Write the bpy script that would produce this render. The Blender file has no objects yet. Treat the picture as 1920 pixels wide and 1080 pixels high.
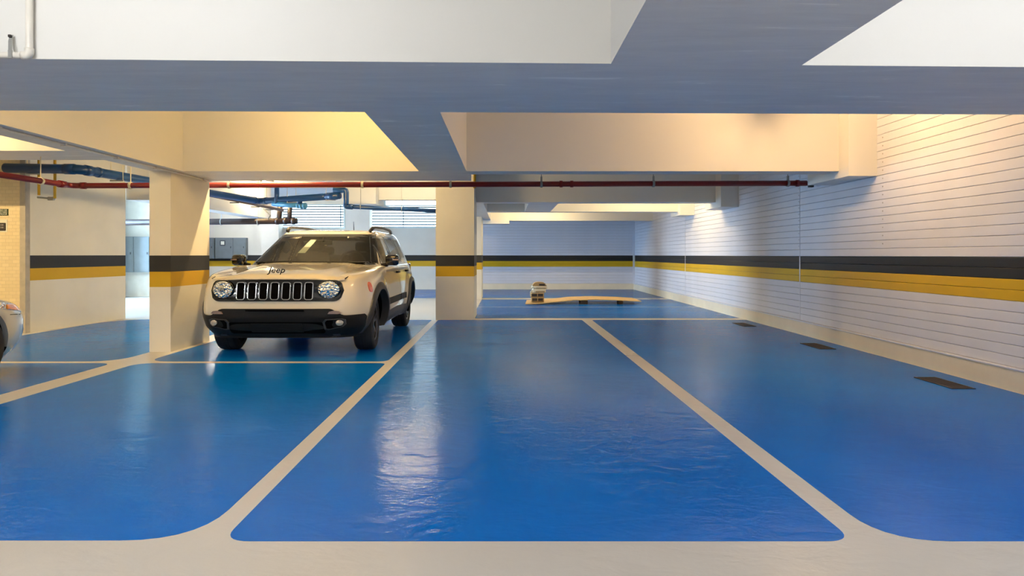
import bpy, bmesh, math, random
from mathutils import Vector, Matrix
random.seed(7)
SC = bpy.context.scene
COL = SC.collection
PI = math.pi

# ------------------------------------------------------------------ camera
F, CX, CY, CAMH = 1200.0, 948.0, 478.0, 1.12      # focal (px of a 1920x1080 frame), principal point, eye height
cam_data = bpy.data.cameras.new('camera')
cam_data.sensor_width = 36.0
cam_data.lens = 36.0 * F / 1920.0
cam_data.shift_x = (960.0 - CX) / 1920.0
cam_data.shift_y = -(540.0 - CY) / 1920.0
cam_data.clip_start = 0.05
cam = bpy.data.objects.new('camera', cam_data)
COL.objects.link(cam)
cam.location = (0, 0, CAMH)
cam.rotation_euler = (PI / 2, 0, 0)
SC.camera = cam

# ------------------------------------------------------------------ world, exposure
world = bpy.data.worlds.new('world'); SC.world = world
world.use_nodes = True
bg = world.node_tree.nodes['Background']
bg.inputs[0].default_value = (0.75, 0.88, 1.0, 1)
bg.inputs[1].default_value = 1.0
SC.view_settings.view_transform = 'Standard'
SC.view_settings.look = 'None'
SC.view_settings.gamma = 1.0
SC.view_settings.exposure = 0.24
SC.view_settings.use_curve_mapping = False
LAMP_POWER = 92.0
DAY_POWER = 82.0

# ------------------------------------------------------------------ helpers
def G(x, y, z=0.0):
    d = (CAMH - z) * F / (y - CY)
    return ((x - CX) * d / F, d)
def PX(x, d): return (x - CX) * d / F
def PZ(y, d): return CAMH + (CY - y) * d / F

def lin(c):
    def f(v):
        v /= 255.0
        return v / 12.92 if v <= 0.04045 else ((v + 0.055) / 1.055) ** 2.4
    return (f(c[0]), f(c[1]), f(c[2]), 1.0)

def new_mat(name):
    m = bpy.data.materials.new(name); m.use_nodes = True
    nt = m.node_tree
    return m, nt, nt.nodes['Principled BSDF']

def mat(name, rgb, rough=0.5, metal=0.0, noise=0.06, nscale=6.0, bump=0.0, bscale=40.0, coat=0.0, spec=0.5):
    m, nt, b = new_mat(name)
    b.inputs['Roughness'].default_value = rough
    b.inputs['Metallic'].default_value = metal
    b.inputs['Coat Weight'].default_value = coat
    b.inputs['Coat Roughness'].default_value = 0.05
    b.inputs['Specular IOR Level'].default_value = spec
    tc = nt.nodes.new('ShaderNodeTexCoord')
    c = lin(rgb)
    n = nt.nodes.new('ShaderNodeTexNoise'); n.inputs['Scale'].default_value = nscale
    n.inputs['Detail'].default_value = 5.0
    nt.links.new(tc.outputs['Object'], n.inputs['Vector'])
    r = nt.nodes.new('ShaderNodeValToRGB')
    r.color_ramp.elements[0].position = 0.3; r.color_ramp.elements[1].position = 0.7
    r.color_ramp.elements[0].color = tuple(v * (1 - noise) for v in c[:3]) + (1,)
    r.color_ramp.elements[1].color = tuple(min(1, v * (1 + noise)) for v in c[:3]) + (1,)
    nt.links.new(n.outputs['Fac'], r.inputs['Fac'])
    nt.links.new(r.outputs['Color'], b.inputs['Base Color'])
    if bump > 0:
        n2 = nt.nodes.new('ShaderNodeTexNoise'); n2.inputs['Scale'].default_value = bscale
        n2.inputs['Detail'].default_value = 4.0
        nt.links.new(tc.outputs['Object'], n2.inputs['Vector'])
        bp = nt.nodes.new('ShaderNodeBump'); bp.inputs['Strength'].default_value = bump
        bp.inputs['Distance'].default_value = 0.01
        nt.links.new(n2.outputs['Fac'], bp.inputs['Height'])
        nt.links.new(bp.outputs['Normal'], b.inputs['Normal'])
    return m

def emit_mat(name, rgb, strength):
    m = bpy.data.materials.new(name); m.use_nodes = True
    nt = m.node_tree; nt.nodes.clear()
    o = nt.nodes.new('ShaderNodeOutputMaterial'); e = nt.nodes.new('ShaderNodeEmission')
    e.inputs[0].default_value = lin(rgb); e.inputs[1].default_value = strength
    nt.links.new(e.outputs[0], o.inputs[0])
    return m

def glass_mat(name, tint, rough=0.02, ior=1.5):
    m = bpy.data.materials.new(name); m.use_nodes = True
    nt = m.node_tree; nt.nodes.clear()
    o = nt.nodes.new('ShaderNodeOutputMaterial'); mx = nt.nodes.new('ShaderNodeMixShader')
    t = nt.nodes.new('ShaderNodeBsdfTransparent'); t.inputs[0].default_value = tint
    g = nt.nodes.new('ShaderNodeBsdfGlossy'); g.inputs['Roughness'].default_value = rough
    fr = nt.nodes.new('ShaderNodeFresnel'); fr.inputs[0].default_value = ior
    nt.links.new(fr.outputs[0], mx.inputs[0]); nt.links.new(t.outputs[0], mx.inputs[1])
    nt.links.new(g.outputs[0], mx.inputs[2]); nt.links.new(mx.outputs[0], o.inputs[0])
    return m

def mk(name, verts, faces, material, parent=None, smooth=False):
    me = bpy.data.meshes.new(name)
    me.from_pydata([tuple(v) for v in verts], [], faces)
    bm = bmesh.new(); bm.from_mesh(me)
    bmesh.ops.recalc_face_normals(bm, faces=bm.faces)
    bm.to_mesh(me); bm.free()
    me.materials.append(material)
    if smooth:
        for p in me.polygons: p.use_smooth = True
    o = bpy.data.objects.new(name, me); COL.objects.link(o)
    if parent: o.parent = parent
    return o

def share(name, me, parent=None, loc=(0, 0, 0), rot=(0, 0, 0), scale=(1, 1, 1)):
    o = bpy.data.objects.new(name, me); COL.objects.link(o)
    if parent: o.parent = parent
    o.location = loc; o.rotation_euler = rot; o.scale = scale
    return o

def tag(o, label=None, cat=None, group=None, kind=None):
    if label: o['label'] = label
    if cat: o['category'] = cat
    if group: o['group'] = group
    if kind: o['kind'] = kind
    return o

def thing(name, label, cat, loc=(0, 0, 0), rz=0.0, group=None):
    o = bpy.data.objects.new(name, None); COL.objects.link(o)
    o.location = loc; o.rotation_euler = (0, 0, rz); o.empty_display_size = 0.2
    return tag(o, label, cat, group)

class MB:
    """collects shapes for ONE mesh"""
    def __init__(s): s.v = []; s.f = []
    def add(s, v, f):
        n = len(s.v); s.v += [tuple(p) for p in v]; s.f += [tuple(i + n for i in q) for q in f]; return s
    def box(s, a, b, bev=0.0):
        (x0, y0, z0), (x1, y1, z1) = a, b
        if bev <= 0:
            v = [(x0,y0,z0),(x1,y0,z0),(x1,y1,z0),(x0,y1,z0),(x0,y0,z1),(x1,y0,z1),(x1,y1,z1),(x0,y1,z1)]
            return s.add(v, [(0,3,2,1),(4,5,6,7),(0,1,5,4),(1,2,6,5),(2,3,7,6),(3,0,4,7)])
        bm = bmesh.new(); bmesh.ops.create_cube(bm, size=1.0)
        for q in bm.verts:
            q.co = Vector(((x0+x1)/2 + q.co.x*(x1-x0), (y0+y1)/2 + q.co.y*(y1-y0), (z0+z1)/2 + q.co.z*(z1-z0)))
        bmesh.ops.bevel(bm, geom=bm.edges[:], offset=bev, segments=2, affect='EDGES', profile=0.5)
        bm.verts.ensure_lookup_table()
        bm.verts.index_update()
        v = [q.co[:] for q in bm.verts]; f = [[w.index for w in fc.verts] for fc in bm.faces]
        bm.free(); return s.add(v, f)
    def prism(s, poly, z0, z1):
        n = len(poly)
        v = [(p[0], p[1], z0) for p in poly] + [(p[0], p[1], z1) for p in poly]
        f = [tuple(range(n))[::-1], tuple(range(n, 2*n))] + [(i, (i+1) % n, n+(i+1) % n, n+i) for i in range(n)]
        return s.add(v, f)
    def tube(s, pts, r, seg=12, cap=True, closed=False):
        pts = [Vector(p) for p in pts]; n = len(pts); v = []; f = []
        rr = r if isinstance(r, (list, tuple)) else [r] * n
        up = None
        for i, p in enumerate(pts):
            if closed: t = (pts[(i+1) % n] - pts[i-1])
            elif i == 0: t = pts[1] - pts[0]
            elif i == n-1: t = pts[-1] - pts[-2]
            else: t = (pts[i+1]-p).normalized() + (p-pts[i-1]).normalized()
            t.normalize()
            if up is None:
                up = Vector((0, 0, 1)) if abs(t.z) < 0.9 else Vector((1, 0, 0))
            a = t.cross(up).normalized(); b = a.cross(t).normalized(); up = b
            for k in range(seg):
                an = 2*PI*k/seg
                v.append(p + a*math.cos(an)*rr[i] + b*math.sin(an)*rr[i])
        m = n if closed else n-1
        for i in range(m):
            j = (i+1) % n
            for k in range(seg):
                k2 = (k+1) % seg
                f.append((i*seg+k, i*seg+k2, j*seg+k2, j*seg+k))
        if cap and not closed:
            f.append(tuple(range(seg))[::-1]); f.append(tuple(range((n-1)*seg, n*seg)))
        return s.add(v, f)
    def lathe_x(s, prof, seg=32, cx=0.0, cy=0.0, cz=0.0):
        """prof: list of (r, x); revolve about the x axis"""
        v = []; f = []; n = len(prof)
        for k in range(seg):
            a = 2*PI*k/seg
            for (r, x) in prof: v.append((cx + x, cy + r*math.cos(a), cz + r*math.sin(a)))
        for k in range(seg):
            k2 = (k+1) % seg
            for i in range(n-1): f.append((k*n+i, k2*n+i, k2*n+i+1, k*n+i+1))
        return s.add(v, f)
    def build(s, name, material, parent=None, smooth=False): return mk(name, s.v, s.f, material, parent, smooth)

def autosmooth(o, ang=35):
    me = o.data
    for p in me.polygons: p.use_smooth = True
    try: me.set_sharp_from_angle(angle=math.radians(ang))
    except Exception: pass
    return o

def text_mesh(name, body, size, material, parent, matrix, extrude=0.002, align='CENTER', shear=0.0, sx=1.0):
    cu = bpy.data.curves.new(name, 'FONT'); cu.body = body; cu.size = size; cu.extrude = extrude
    cu.align_x = align; cu.align_y = 'CENTER'; cu.shear = shear; cu.resolution_u = 3
    t = bpy.data.objects.new(name + '_src', cu); COL.objects.link(t)
    dg = bpy.context.evaluated_depsgraph_get()
    me = bpy.data.meshes.new_from_object(t.evaluated_get(dg))
    bpy.data.objects.remove(t); bpy.data.curves.remove(cu)
    me.name = name
    for v in me.vertices: v.co.x *= sx
    me.materials.clear(); me.materials.append(material)
    o = bpy.data.objects.new(name, me); COL.objects.link(o); o.parent = parent
    o.matrix_local = matrix
    return o

# ------------------------------------------------------------------ materials
def band_mat(name, wall_rgb, rough=0.6, soil=0.04):
    """painted plaster with the yellow and black bands, by true height above the floor"""
    m, nt, b = new_mat(name)
    b.inputs['Roughness'].default_value = rough
    g = nt.nodes.new('ShaderNodeNewGeometry'); sp = nt.nodes.new('ShaderNodeSeparateXYZ')
    nt.links.new(g.outputs['Position'], sp.inputs[0])
    mr = nt.nodes.new('ShaderNodeMath'); mr.operation = 'DIVIDE'; mr.inputs[1].default_value = 3.0
    nt.links.new(sp.outputs['Z'], mr.inputs[0])
    r = nt.nodes.new('ShaderNodeValToRGB'); r.color_ramp.interpolation = 'CONSTANT'
    e = r.color_ramp.elements
    e[0].position = 0; e[0].color = lin(wall_rgb)
    e[1].position = BAND0 / 3; e[1].color = lin(YEL)
    q = e.new(BAND1 / 3); q.color = lin(BLK)
    q = e.new(BAND2 / 3); q.color = lin(wall_rgb)
    nt.links.new(mr.outputs[0], r.inputs['Fac'])
    n = nt.nodes.new('ShaderNodeTexNoise'); n.inputs['Scale'].default_value = 1.7; n.inputs['Detail'].default_value = 6
    nt.links.new(g.outputs['Position'], n.inputs['Vector'])
    r2 = nt.nodes.new('ShaderNodeValToRGB')
    r2.color_ramp.elements[0].position = 0.3; r2.color_ramp.elements[1].position = 0.65
    r2.color_ramp.elements[0].color = (1-soil*2, 1-soil*2, 1-soil*2.3, 1); r2.color_ramp.elements[1].color = (1, 1, 1, 1)
    nt.links.new(n.outputs['Fac'], r2.inputs['Fac'])
    mx = nt.nodes.new('ShaderNodeMix'); mx.data_type = 'RGBA'; mx.blend_type = 'MULTIPLY'; mx.inputs[0].default_value = 1
    nt.links.new(r.outputs['Color'], mx.inputs[6]); nt.links.new(r2.outputs['Color'], mx.inputs[7])
    nt.links.new(mx.outputs[2], b.inputs['Base Color'])
    n2 = nt.nodes.new('ShaderNodeTexNoise'); n2.inputs['Scale'].default_value = 22; n2.inputs['Detail'].default_value = 5
    nt.links.new(g.outputs['Position'], n2.inputs['Vector'])
    bp = nt.nodes.new('ShaderNodeBump'); bp.inputs['Strength'].default_value = 0.12; bp.inputs['Distance'].default_value = 0.01
    nt.links.new(n2.outputs['Fac'], bp.inputs['Height']); nt.links.new(bp.outputs['Normal'], b.inputs['Normal'])
    return m

def beam_mat():
    """white painted concrete with fine brushed scuffs"""
    m, nt, b = new_mat('painted_concrete')
    b.inputs['Roughness'].default_value = 0.55
    g = nt.nodes.new('ShaderNodeNewGeometry')
    mp = nt.nodes.new('ShaderNodeMapping'); mp.inputs['Scale'].default_value = (1.0, 6.0, 1.0); mp.inputs['Rotation'].default_value = (0, 0, 0.3)
    nt.links.new(g.outputs['Position'], mp.inputs['Vector'])
    n = nt.nodes.new('ShaderNodeTexNoise'); n.inputs['Scale'].default_value = 1.6; n.inputs['Detail'].default_value = 9
    n.inputs['Roughness'].default_value = 0.7; n.inputs['Distortion'].default_value = 0.6
    nt.links.new(mp.outputs[0], n.inputs['Vector'])
    r = nt.nodes.new('ShaderNodeValToRGB')
    e = r.color_ramp.elements
    e[0].position = 0.35; e[0].color = lin((218, 217, 215))
    e[1].position = 0.62; e[1].color = lin((228, 227, 224))
    q = e.new(0.66); q.color = lin((248, 247, 243))
    nt.links.new(n.outputs['Fac'], r.inputs['Fac'])
    sp = nt.nodes.new('ShaderNodeSeparateXYZ'); nt.links.new(g.outputs['True Normal'], sp.inputs[0])
    ab = nt.nodes.new('ShaderNodeMath'); ab.operation = 'ABSOLUTE'; nt.links.new(sp.outputs['Z'], ab.inputs[0])
    mx = nt.nodes.new('ShaderNodeMix'); mx.data_type = 'RGBA'; mx.inputs[6].default_value = lin((224, 222, 216))
    nt.links.new(ab.outputs[0], mx.inputs[0]); nt.links.new(r.outputs['Color'], mx.inputs[7])
    nt.links.new(mx.outputs[2], b.inputs['Base Color'])
    n2 = nt.nodes.new('ShaderNodeTexNoise'); n2.inputs['Scale'].default_value = 9; n2.inputs['Detail'].default_value = 6
    nt.links.new(g.outputs['Position'], n2.inputs['Vector'])
    bp = nt.nodes.new('ShaderNodeBump'); bp.inputs['Strength'].default_value = 0.10; bp.inputs['Distance'].default_value = 0.02
    nt.links.new(n2.outputs['Fac'], bp.inputs['Height']); nt.links.new(bp.outputs['Normal'], b.inputs['Normal'])
    return m

def epoxy_mat(name, rgb, rgb2, rough, spec=0.5):
    """glossy floor coating, wavy from the trowel"""
    m, nt, b = new_mat(name)
    g = nt.nodes.new('ShaderNodeNewGeometry')
    n = nt.nodes.new('ShaderNodeTexNoise'); n.inputs['Scale'].default_value = 0.9; n.inputs['Detail'].default_value = 3
    nt.links.new(g.outputs['Position'], n.inputs['Vector'])
    r = nt.nodes.new('ShaderNodeValToRGB')
    r.color_ramp.elements[0].position = 0.3; r.color_ramp.elements[1].position = 0.7
    r.color_ramp.elements[0].color = lin(rgb); r.color_ramp.elements[1].color = lin(rgb2)
    nt.links.new(n.outputs['Fac'], r.inputs['Fac']); nt.links.new(r.outputs['Color'], b.inputs['Base Color'])
    mp = nt.nodes.new('ShaderNodeMapping'); mp.inputs['Scale'].default_value = (1.0, 1.6, 1.0)
    nt.links.new(g.outputs['Position'], mp.inputs['Vector'])
    n2 = nt.nodes.new('ShaderNodeTexNoise'); n2.inputs['Scale'].default_value = 5.0; n2.inputs['Detail'].default_value = 5
    n2.inputs['Distortion'].default_value = 0.8
    nt.links.new(mp.outputs[0], n2.inputs['Vector'])
    n4 = nt.nodes.new('ShaderNodeTexNoise'); n4.inputs['Scale'].default_value = 26.0; n4.inputs['Detail'].default_value = 3
    nt.links.new(mp.outputs[0], n4.inputs['Vector'])
    ad = nt.nodes.new('ShaderNodeMath'); ad.operation = 'MULTIPLY_ADD'; ad.inputs[1].default_value = 0.22
    nt.links.new(n4.outputs['Fac'], ad.inputs[0]); nt.links.new(n2.outputs['Fac'], ad.inputs[2])
    bp = nt.nodes.new('ShaderNodeBump'); bp.inputs['Strength'].default_value = 0.17; bp.inputs['Distance'].default_value = 0.03
    nt.links.new(ad.outputs[0], bp.inputs['Height']); nt.links.new(bp.outputs['Normal'], b.inputs['Normal'])
    r3 = nt.nodes.new('ShaderNodeMapRange'); r3.inputs[1].default_value = 0.3; r3.inputs[2].default_value = 0.75
    r3.inputs[3].default_value = rough * 0.9; r3.inputs[4].default_value = rough * 1.2
    nt.links.new(n.outputs['Fac'], r3.inputs[0]); nt.links.new(r3.outputs[0], b.inputs['Roughness'])
    b.inputs['Specular IOR Level'].default_value = 0.0
    gl = nt.nodes.new('ShaderNodeBsdfGlossy'); fr = nt.nodes.new('ShaderNodeFresnel'); fr.inputs['IOR'].default_value = 1.38
    ml = nt.nodes.new('ShaderNodeMath'); ml.operation = 'MULTIPLY'; ml.inputs[1].default_value = spec
    ms = nt.nodes.new('ShaderNodeMixShader'); out = nt.nodes['Material Output']
    nt.links.new(r3.outputs[0], gl.inputs['Roughness']); nt.links.new(bp.outputs['Normal'], gl.inputs['Normal'])
    nt.links.new(bp.outputs['Normal'], fr.inputs['Normal']); nt.links.new(fr.outputs[0], ml.inputs[0])
    nt.links.new(ml.outputs[0], ms.inputs[0]); nt.links.new(b.outputs[0], ms.inputs[1]); nt.links.new(gl.outputs[0], ms.inputs[2])
    nt.links.new(ms.outputs[0], out.inputs['Surface'])
    return m

def tile_mat():
    m, nt, b = new_mat('small_cream_tiles')
    g = nt.nodes.new('ShaderNodeNewGeometry'); sp = nt.nodes.new('ShaderNodeSeparateXYZ'); cb = nt.nodes.new('ShaderNodeCombineXYZ')
    nt.links.new(g.outputs['Position'], sp.inputs[0])
    nt.links.new(sp.outputs['X'], cb.inputs[0]); nt.links.new(sp.outputs['Z'], cb.inputs[1])
    br = nt.nodes.new('ShaderNodeTexBrick'); br.inputs['Scale'].default_value = 1.0
    br.inputs['Brick Width'].default_value = 0.10; br.inputs['Row Height'].default_value = 0.05
    br.inputs['Mortar Size'].default_value = 0.003; br.inputs['Color1'].default_value = lin((232, 216, 180))
    br.inputs['Color2'].default_value = lin((224, 207, 170)); br.inputs['Mortar'].default_value = lin((212, 196, 160))
    nt.links.new(cb.outputs[0], br.inputs['Vector']); nt.links.new(br.outputs['Color'], b.inputs['Base Color'])
    bp = nt.nodes.new('ShaderNodeBump'); bp.inputs['Strength'].default_value = 0.5; bp.inputs['Distance'].default_value = 0.004; bp.invert = True
    nt.links.new(br.outputs['Fac'], bp.inputs['Height']); nt.links.new(bp.outputs['Normal'], b.inputs['Normal'])
    b.inputs['Roughness'].default_value = 0.35
    return m

BAND0, BAND1, BAND2 = 0.739, 0.9206, 1.102
YEL = (202, 160, 2); BLK = (22, 22, 24)
M = {}
M['beam'] = beam_mat()
M['wall'] = band_mat('banded_plaster', (228, 222, 208))
M['plain'] = mat('plain_plaster', (226, 222, 212), 0.6, noise=0.04, bump=0.1, bscale=20)
M['tiles'] = tile_mat()
M['ceil'] = mat('ceiling_paint', (228, 224, 214), 0.7, noise=0.03, bump=0.1, bscale=10)
M['blue'] = epoxy_mat('blue_epoxy', (0, 92, 178), (0, 102, 192), 0.125, 0.62)
M['beige'] = epoxy_mat('beige_epoxy', (184, 181, 176), (194, 191, 186), 0.30, 0.5)
M['white_line'] = mat('white_line_paint', (170, 185, 205), 0.3)
M['plank_white'] = mat('white_siding', (213, 215, 224), 0.42, noise=0.03, nscale=3, bump=0.06, bscale=60)
M['plank_black'] = mat('black_siding', (20, 21, 23), 0.5, noise=0.1, nscale=3, bump=0.06, bscale=60)
M['plank_yellow'] = mat('yellow_siding', (206, 166, 0), 0.42, noise=0.04, nscale=3, bump=0.06, bscale=60)
M['wall_core'] = mat('wall_core', (150, 148, 148), 0.8)
M['plinth'] = mat('cream_plinth', (228, 216, 190), 0.55, noise=0.06, nscale=2.5, bump=0.2, bscale=12)
M['grate'] = mat('dark_grate', (42, 36, 34), 0.6)
M['red'] = mat('red_pipe_paint', (120, 16, 10), 0.28, noise=0.08)
M['bluepipe'] = mat('blue_pipe_paint', (14, 60, 112), 0.35, noise=0.12, nscale=4)
M['lightbluepipe'] = mat('light_blue_pipe', (70, 140, 185), 0.35)
M['brown'] = mat('brown_pipe', (46, 32, 32), 0.45, noise=0.2)
M['brownlight'] = mat('brown_small_pipe', (112, 84, 70), 0.45)
M['cream_metal'] = mat('cream_clamp', (226, 212, 176), 0.4)
M['zinc'] = mat('zinc_steel', (158, 158, 154), 0.4, metal=0.4)
M['yellow_conduit'] = mat('yellow_conduit', (206, 160, 20), 0.4)
M['pvc'] = mat('white_pvc', (226, 220, 208), 0.35)
M['grey_cab'] = mat('grey_cabinet', (112, 120, 124), 0.45)
M['grey_dark'] = mat('dark_grey_trim', (60, 66, 70), 0.5)
M['slat'] = mat('louvre_slat', (64, 84, 98), 0.6)
M['frame_white'] = mat('window_frame_white', (214, 226, 226), 0.4)
M['day'] = emit_mat('daylit_glass', (214, 240, 255), 6.5)
M['day_added'] = emit_mat('added_daylight', (176, 216, 255), DAY_POWER)  # glow of the added far left window
M['tube'] = emit_mat('lit_tube', (255, 224, 166), LAMP_POWER * 4)
M['tube_cool'] = emit_mat('lit_cool_tube', (250, 252, 255), LAMP_POWER * 3.8)
M['tube_dim'] = emit_mat('lit_dim_tube', (255, 230, 184), LAMP_POWER * 1.7)
M['tube_warm'] = emit_mat('lit_warm_tube', (255, 208, 122), LAMP_POWER * 3.3)
M['tube_side'] = emit_mat('lit_side_tube', (255, 208, 146), LAMP_POWER * 3.5)
M['tube_hot'] = emit_mat('lit_strong_tube', (255, 220, 156), LAMP_POWER * 9)
M['fixture'] = mat('white_fixture', (230, 228, 220), 0.4)
M['wood'] = mat('plywood', (214, 178, 118), 0.6, noise=0.12, nscale=9)
M['wood_edge'] = mat('timber_block', (96, 70, 46), 0.7)
M['card'] = mat('cardboard', (168, 140, 96), 0.7)
M['card_dark'] = mat('dark_print', (46, 38, 32), 0.6)
M['plastic_wrap'] = mat('pale_wrap', (222, 214, 190), 0.25)
M['sign_green'] = mat('sign_green', (26, 52, 22), 0.4)
M['sign_white'] = mat('sign_white', (226, 226, 214), 0.4)
M['sign_grey'] = mat('sign_grey', (58, 54, 56), 0.4)
M['sign_text'] = mat('sign_grey_text', (140, 138, 140), 0.5)

# ------------------------------------------------------------------ floor
ZC = 2.95                     # ceiling
ZS = CAMH + 0.972             # soffit of the deep beams
XR = 4.19                     # right wall
DB = 20.8                     # back wall
XL = -13.0
D0 = -6.0                     # wall behind the photographer
floor = tag(MB().box((XL - .2, D0 - .2, -0.15), (XR + .3, DB + .3, 0)).build('floor', M['beige']), 'glossy beige garage floor with blue painted parking bays', 'floor', kind='structure')

def rounded(poly, radii, seg=7):
    out = []; n = len(poly)
    for i in range(n):
        p0, p, p1 = Vector(poly[i-1]), Vector(poly[i]), Vector(poly[(i+1) % n])
        r = radii[i]
        if r <= 0: out.append(tuple(p)); continue
        a = (p0-p).normalized(); b = (p1-p).normalized()
        A = p + a*r; B = p + b*r
        for k in range(seg+1):
            t = k/seg
            q = A*(1-t)**2 + p*2*t*(1-t) + B*t**2
            out.append(tuple(q))
    return out
KX = -0.00583
def bay(x0, x1, d0, d1, radii, label, k=KX):
    poly = [(x0+k*d0, d0), (x1+k*d0, d0), (x1+k*d1, d1), (x0+k*d1, d1)]
    o = MB().prism(rounded(poly, radii), -0.002, 0.0012).build('painted_bay', M['blue'], floor)
    o['label'] = label
    return o
bay(-1.0948, 1.3775, 2.503, 11.02, (.11, .11, .06, .06), 'blue painted middle parking bay')
bay(1.486, 4.145, 2.503, 11.02, (.26, 0, 0, .06), 'blue painted bay along the white siding wall', 0)
bay(-3.76, -1.2005, 2.510, 6.62, (.1, .30, .08, .2), 'empty blue bay in front of the parked off-road car')
bay(-3.74, -1.205, 6.73, 11.02, (.25, .12, .05, .1), 'blue bay under the parked off-road car')
bay(-6.75, -4.02, 2.510, 6.62, (.1, .1, .16, .1), 'blue bay under the silver car')
bay(-6.72, -4.10, 6.73, 11.15, (.1, .35, .1, .8), 'blue floor between left pillar and banded wall', 0)
bay(-0.60, 4.145, 11.33, 13.74, (0, 0, 0, 0), 'blue floor strip behind the bays', 0)
bay(-0.60, 4.145, 13.81, 16.10, (0, 0, 0, 0), 'blue floor strip under the wooden board', 0)
bay(-9.0, 4.145, 16.62, DB - .03, (0, 0, 0, 0), 'blue floor strip along the back wall', 0)

# ------------------------------------------------------------------ ceiling, walls
tag(MB().box((XL - .2, D0 - .2, ZC), (XR + .3, DB + .3, ZC + .2)).build('ceiling', M['ceil']), 'white painted concrete ceiling', 'ceiling', kind='structure')

def plank_wall(parent, segs, along, x_or_d, z0, ph, name='plank'):
    """horizontal siding boards, each an object; along 'd' (right wall) or 'x' (back wall)"""
    n = int(math.ceil((ZC - z0) / ph))
    cache = {}
    for (a0, a1) in segs:
        for i in range(n):
            zb = z0 + i*ph + 0.0014; zt = min(z0 + (i+1)*ph - 0.0014, ZC - 0.002)
            if zt - zb < 0.02: continue
            zc = zb
            m = M['plank_yellow'] if BAND0 - .01 < zc < BAND1 - .01 else (M['plank_black'] if BAND1 - .01 < zc < BAND2 - .01 else M['plank_white'])
            key = (round(a1-a0, 3), round(zt-zb, 4), m.name)
            if key not in cache:
                L = a1 - a0 - 0.012; H = zt - zb; c = 0.0035; T = 0.022
                # profile in (t, z): t = 0 at the wall, T at the face
                prof = [(0, 0), (T-c, 0), (T, c), (T, H-c), (T-c, H), (0, H)]
                if along == 'd':
                    v = [(-t, 0.006, z) for t, z in prof] + [(-t, 0.006+L, z) for t, z in prof]
                else:
                    v = [(0.006, -t, z) for t, z in prof] + [(0.006+L, -t, z) for t, z in prof]
                k = len(prof)
                f = [tuple(range(k)), tuple(range(k, 2*k))[::-1]] + [(j, (j+1) % k, k+(j+1) % k, k+j) for j in range(k)]
                o = mk(name, v, f, m, parent); cache[key] = o.data
            else:
                o = share(name, cache[key], parent)
            o.location = (x_or_d, a0, zb) if along == 'd' else (a0, x_or_d, zb)

wall_right = tag(MB().box((XR + .022, D0, 0), (XR + .3, DB + .3, ZC)).build('wall_right', M['wall_core']), 'white horizontal siding wall with black and yellow bands', 'wall', kind='structure')
SEAMS = [3.30, 9.11, 14.92, DB]
plank_wall(wall_right, [(-2.5, 3.30), (3.30, 9.11), (9.11, 14.92), (14.92, DB)], 'd', XR + .022, 0.194, 0.0908)
for s in SEAMS[:3]:
    MB().box((XR - .004, s - .012, 0.20), (XR + .03, s + .012, BAND2)).build('joint_strip', M['plank_white'], wall_right)
# screw heads down the panel joints
scr = None
for dd in (7.08, 9.11):
    for i in range(14):
        z = 1.20 + i*0.0908 + 0.045
        if z > 2.6: break
        if scr is None:
            scr = MB().lathe_x([(0, -.004), (.006, -.003), (.007, 0)], 8).build('screw', M['zinc'], wall_right); so = scr
        else: so = share('screw', scr.data, wall_right)
        so.location = (XR - .001, dd + .03, z)
base_r = MB()
base_r.prism([(XR - .035, -2.5), (XR + .03, -2.5), (XR + .03, DB), (XR - .035, DB)], 0, 0.178)
tag(base_r.build('baseboard_right', M['plinth']), 'cream concrete plinth under the right siding wall', 'baseboard', kind='structure')
tag(MB().box((XR - .042, -2.5, .178), (XR + .03, DB, .193), .003).build('trim_1', M['plank_white']), 'thin white ledge strip along the plinth', 'trim', kind='structure')

wall_back = tag(MB().box((XL, DB, 0), (XR + .3, DB + .3, ZC)).build('wall_back', M['wall']), 'back wall, banded plaster left and siding right', 'wall', kind='structure')
XSID = -0.9
plank_wall(wall_back, [(XSID, XR)], 'x', DB, 0.194, 0.0908)
tag(MB().box((XSID, DB - .035, 0), (XR - .035, DB, .178)).build('baseboard_back', M['plinth']), 'cream concrete plinth under the back siding', 'baseboard', kind='structure')
tag(MB().box((XR - .06, DB - .06, .194), (XR + .01, DB, ZC)).build('trim_2', M['plank_white']), 'white corner strip between right and back siding walls', 'trim', kind='structure')
tag(MB().box((XL - .2, D0 - .2, 0), (XR + .3, D0, ZC)).build('wall_front', M['plain']), 'plain white wall behind the viewer', 'wall', kind='structure')
tag(MB().box((XL - .2, D0, 0), (XL, DB + .3, ZC)).build('wall_left', M['plain']), 'plain white far left wall', 'wall', kind='structure')
# left banded wall running away from the viewer, and the tiled wall beside it
tag(MB().prism([(-6.85, 9.22), (-6.71, 11.3), (-6.95, 11.3), (-7.09, 9.22)], 0, ZC).build('wall_left_banded', M['wall']), 'cream plaster wall with black and yellow bands, left of the pillar', 'wall', kind='structure')
tag(MB().box((XL, 9.15, 0), (-6.93, 9.30, ZC)).build('wall_left_tiled', M['tiles']), 'cream wall of small glazed tiles at the far left', 'wall', kind='structure')
M['grey_plaster'] = mat('grey_plaster', (176, 168, 156), 0.7, noise=0.1, nscale=12, bump=0.3, bscale=30)
tag(MB().box((-6.93, 9.13, 0), (-6.852, 9.22, ZC)).build('trim_3', M['grey_plaster']), 'narrow grey pilaster between tiled and banded walls', 'trim', kind='structure')
tag(MB().box((XL, 17.2, 0), (-9.2, 17.45, ZC)).build('wall_left_alcove', M['plain']), 'pale wall with electrical cabinets beyond the banded wall', 'wall', kind='structure')
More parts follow.
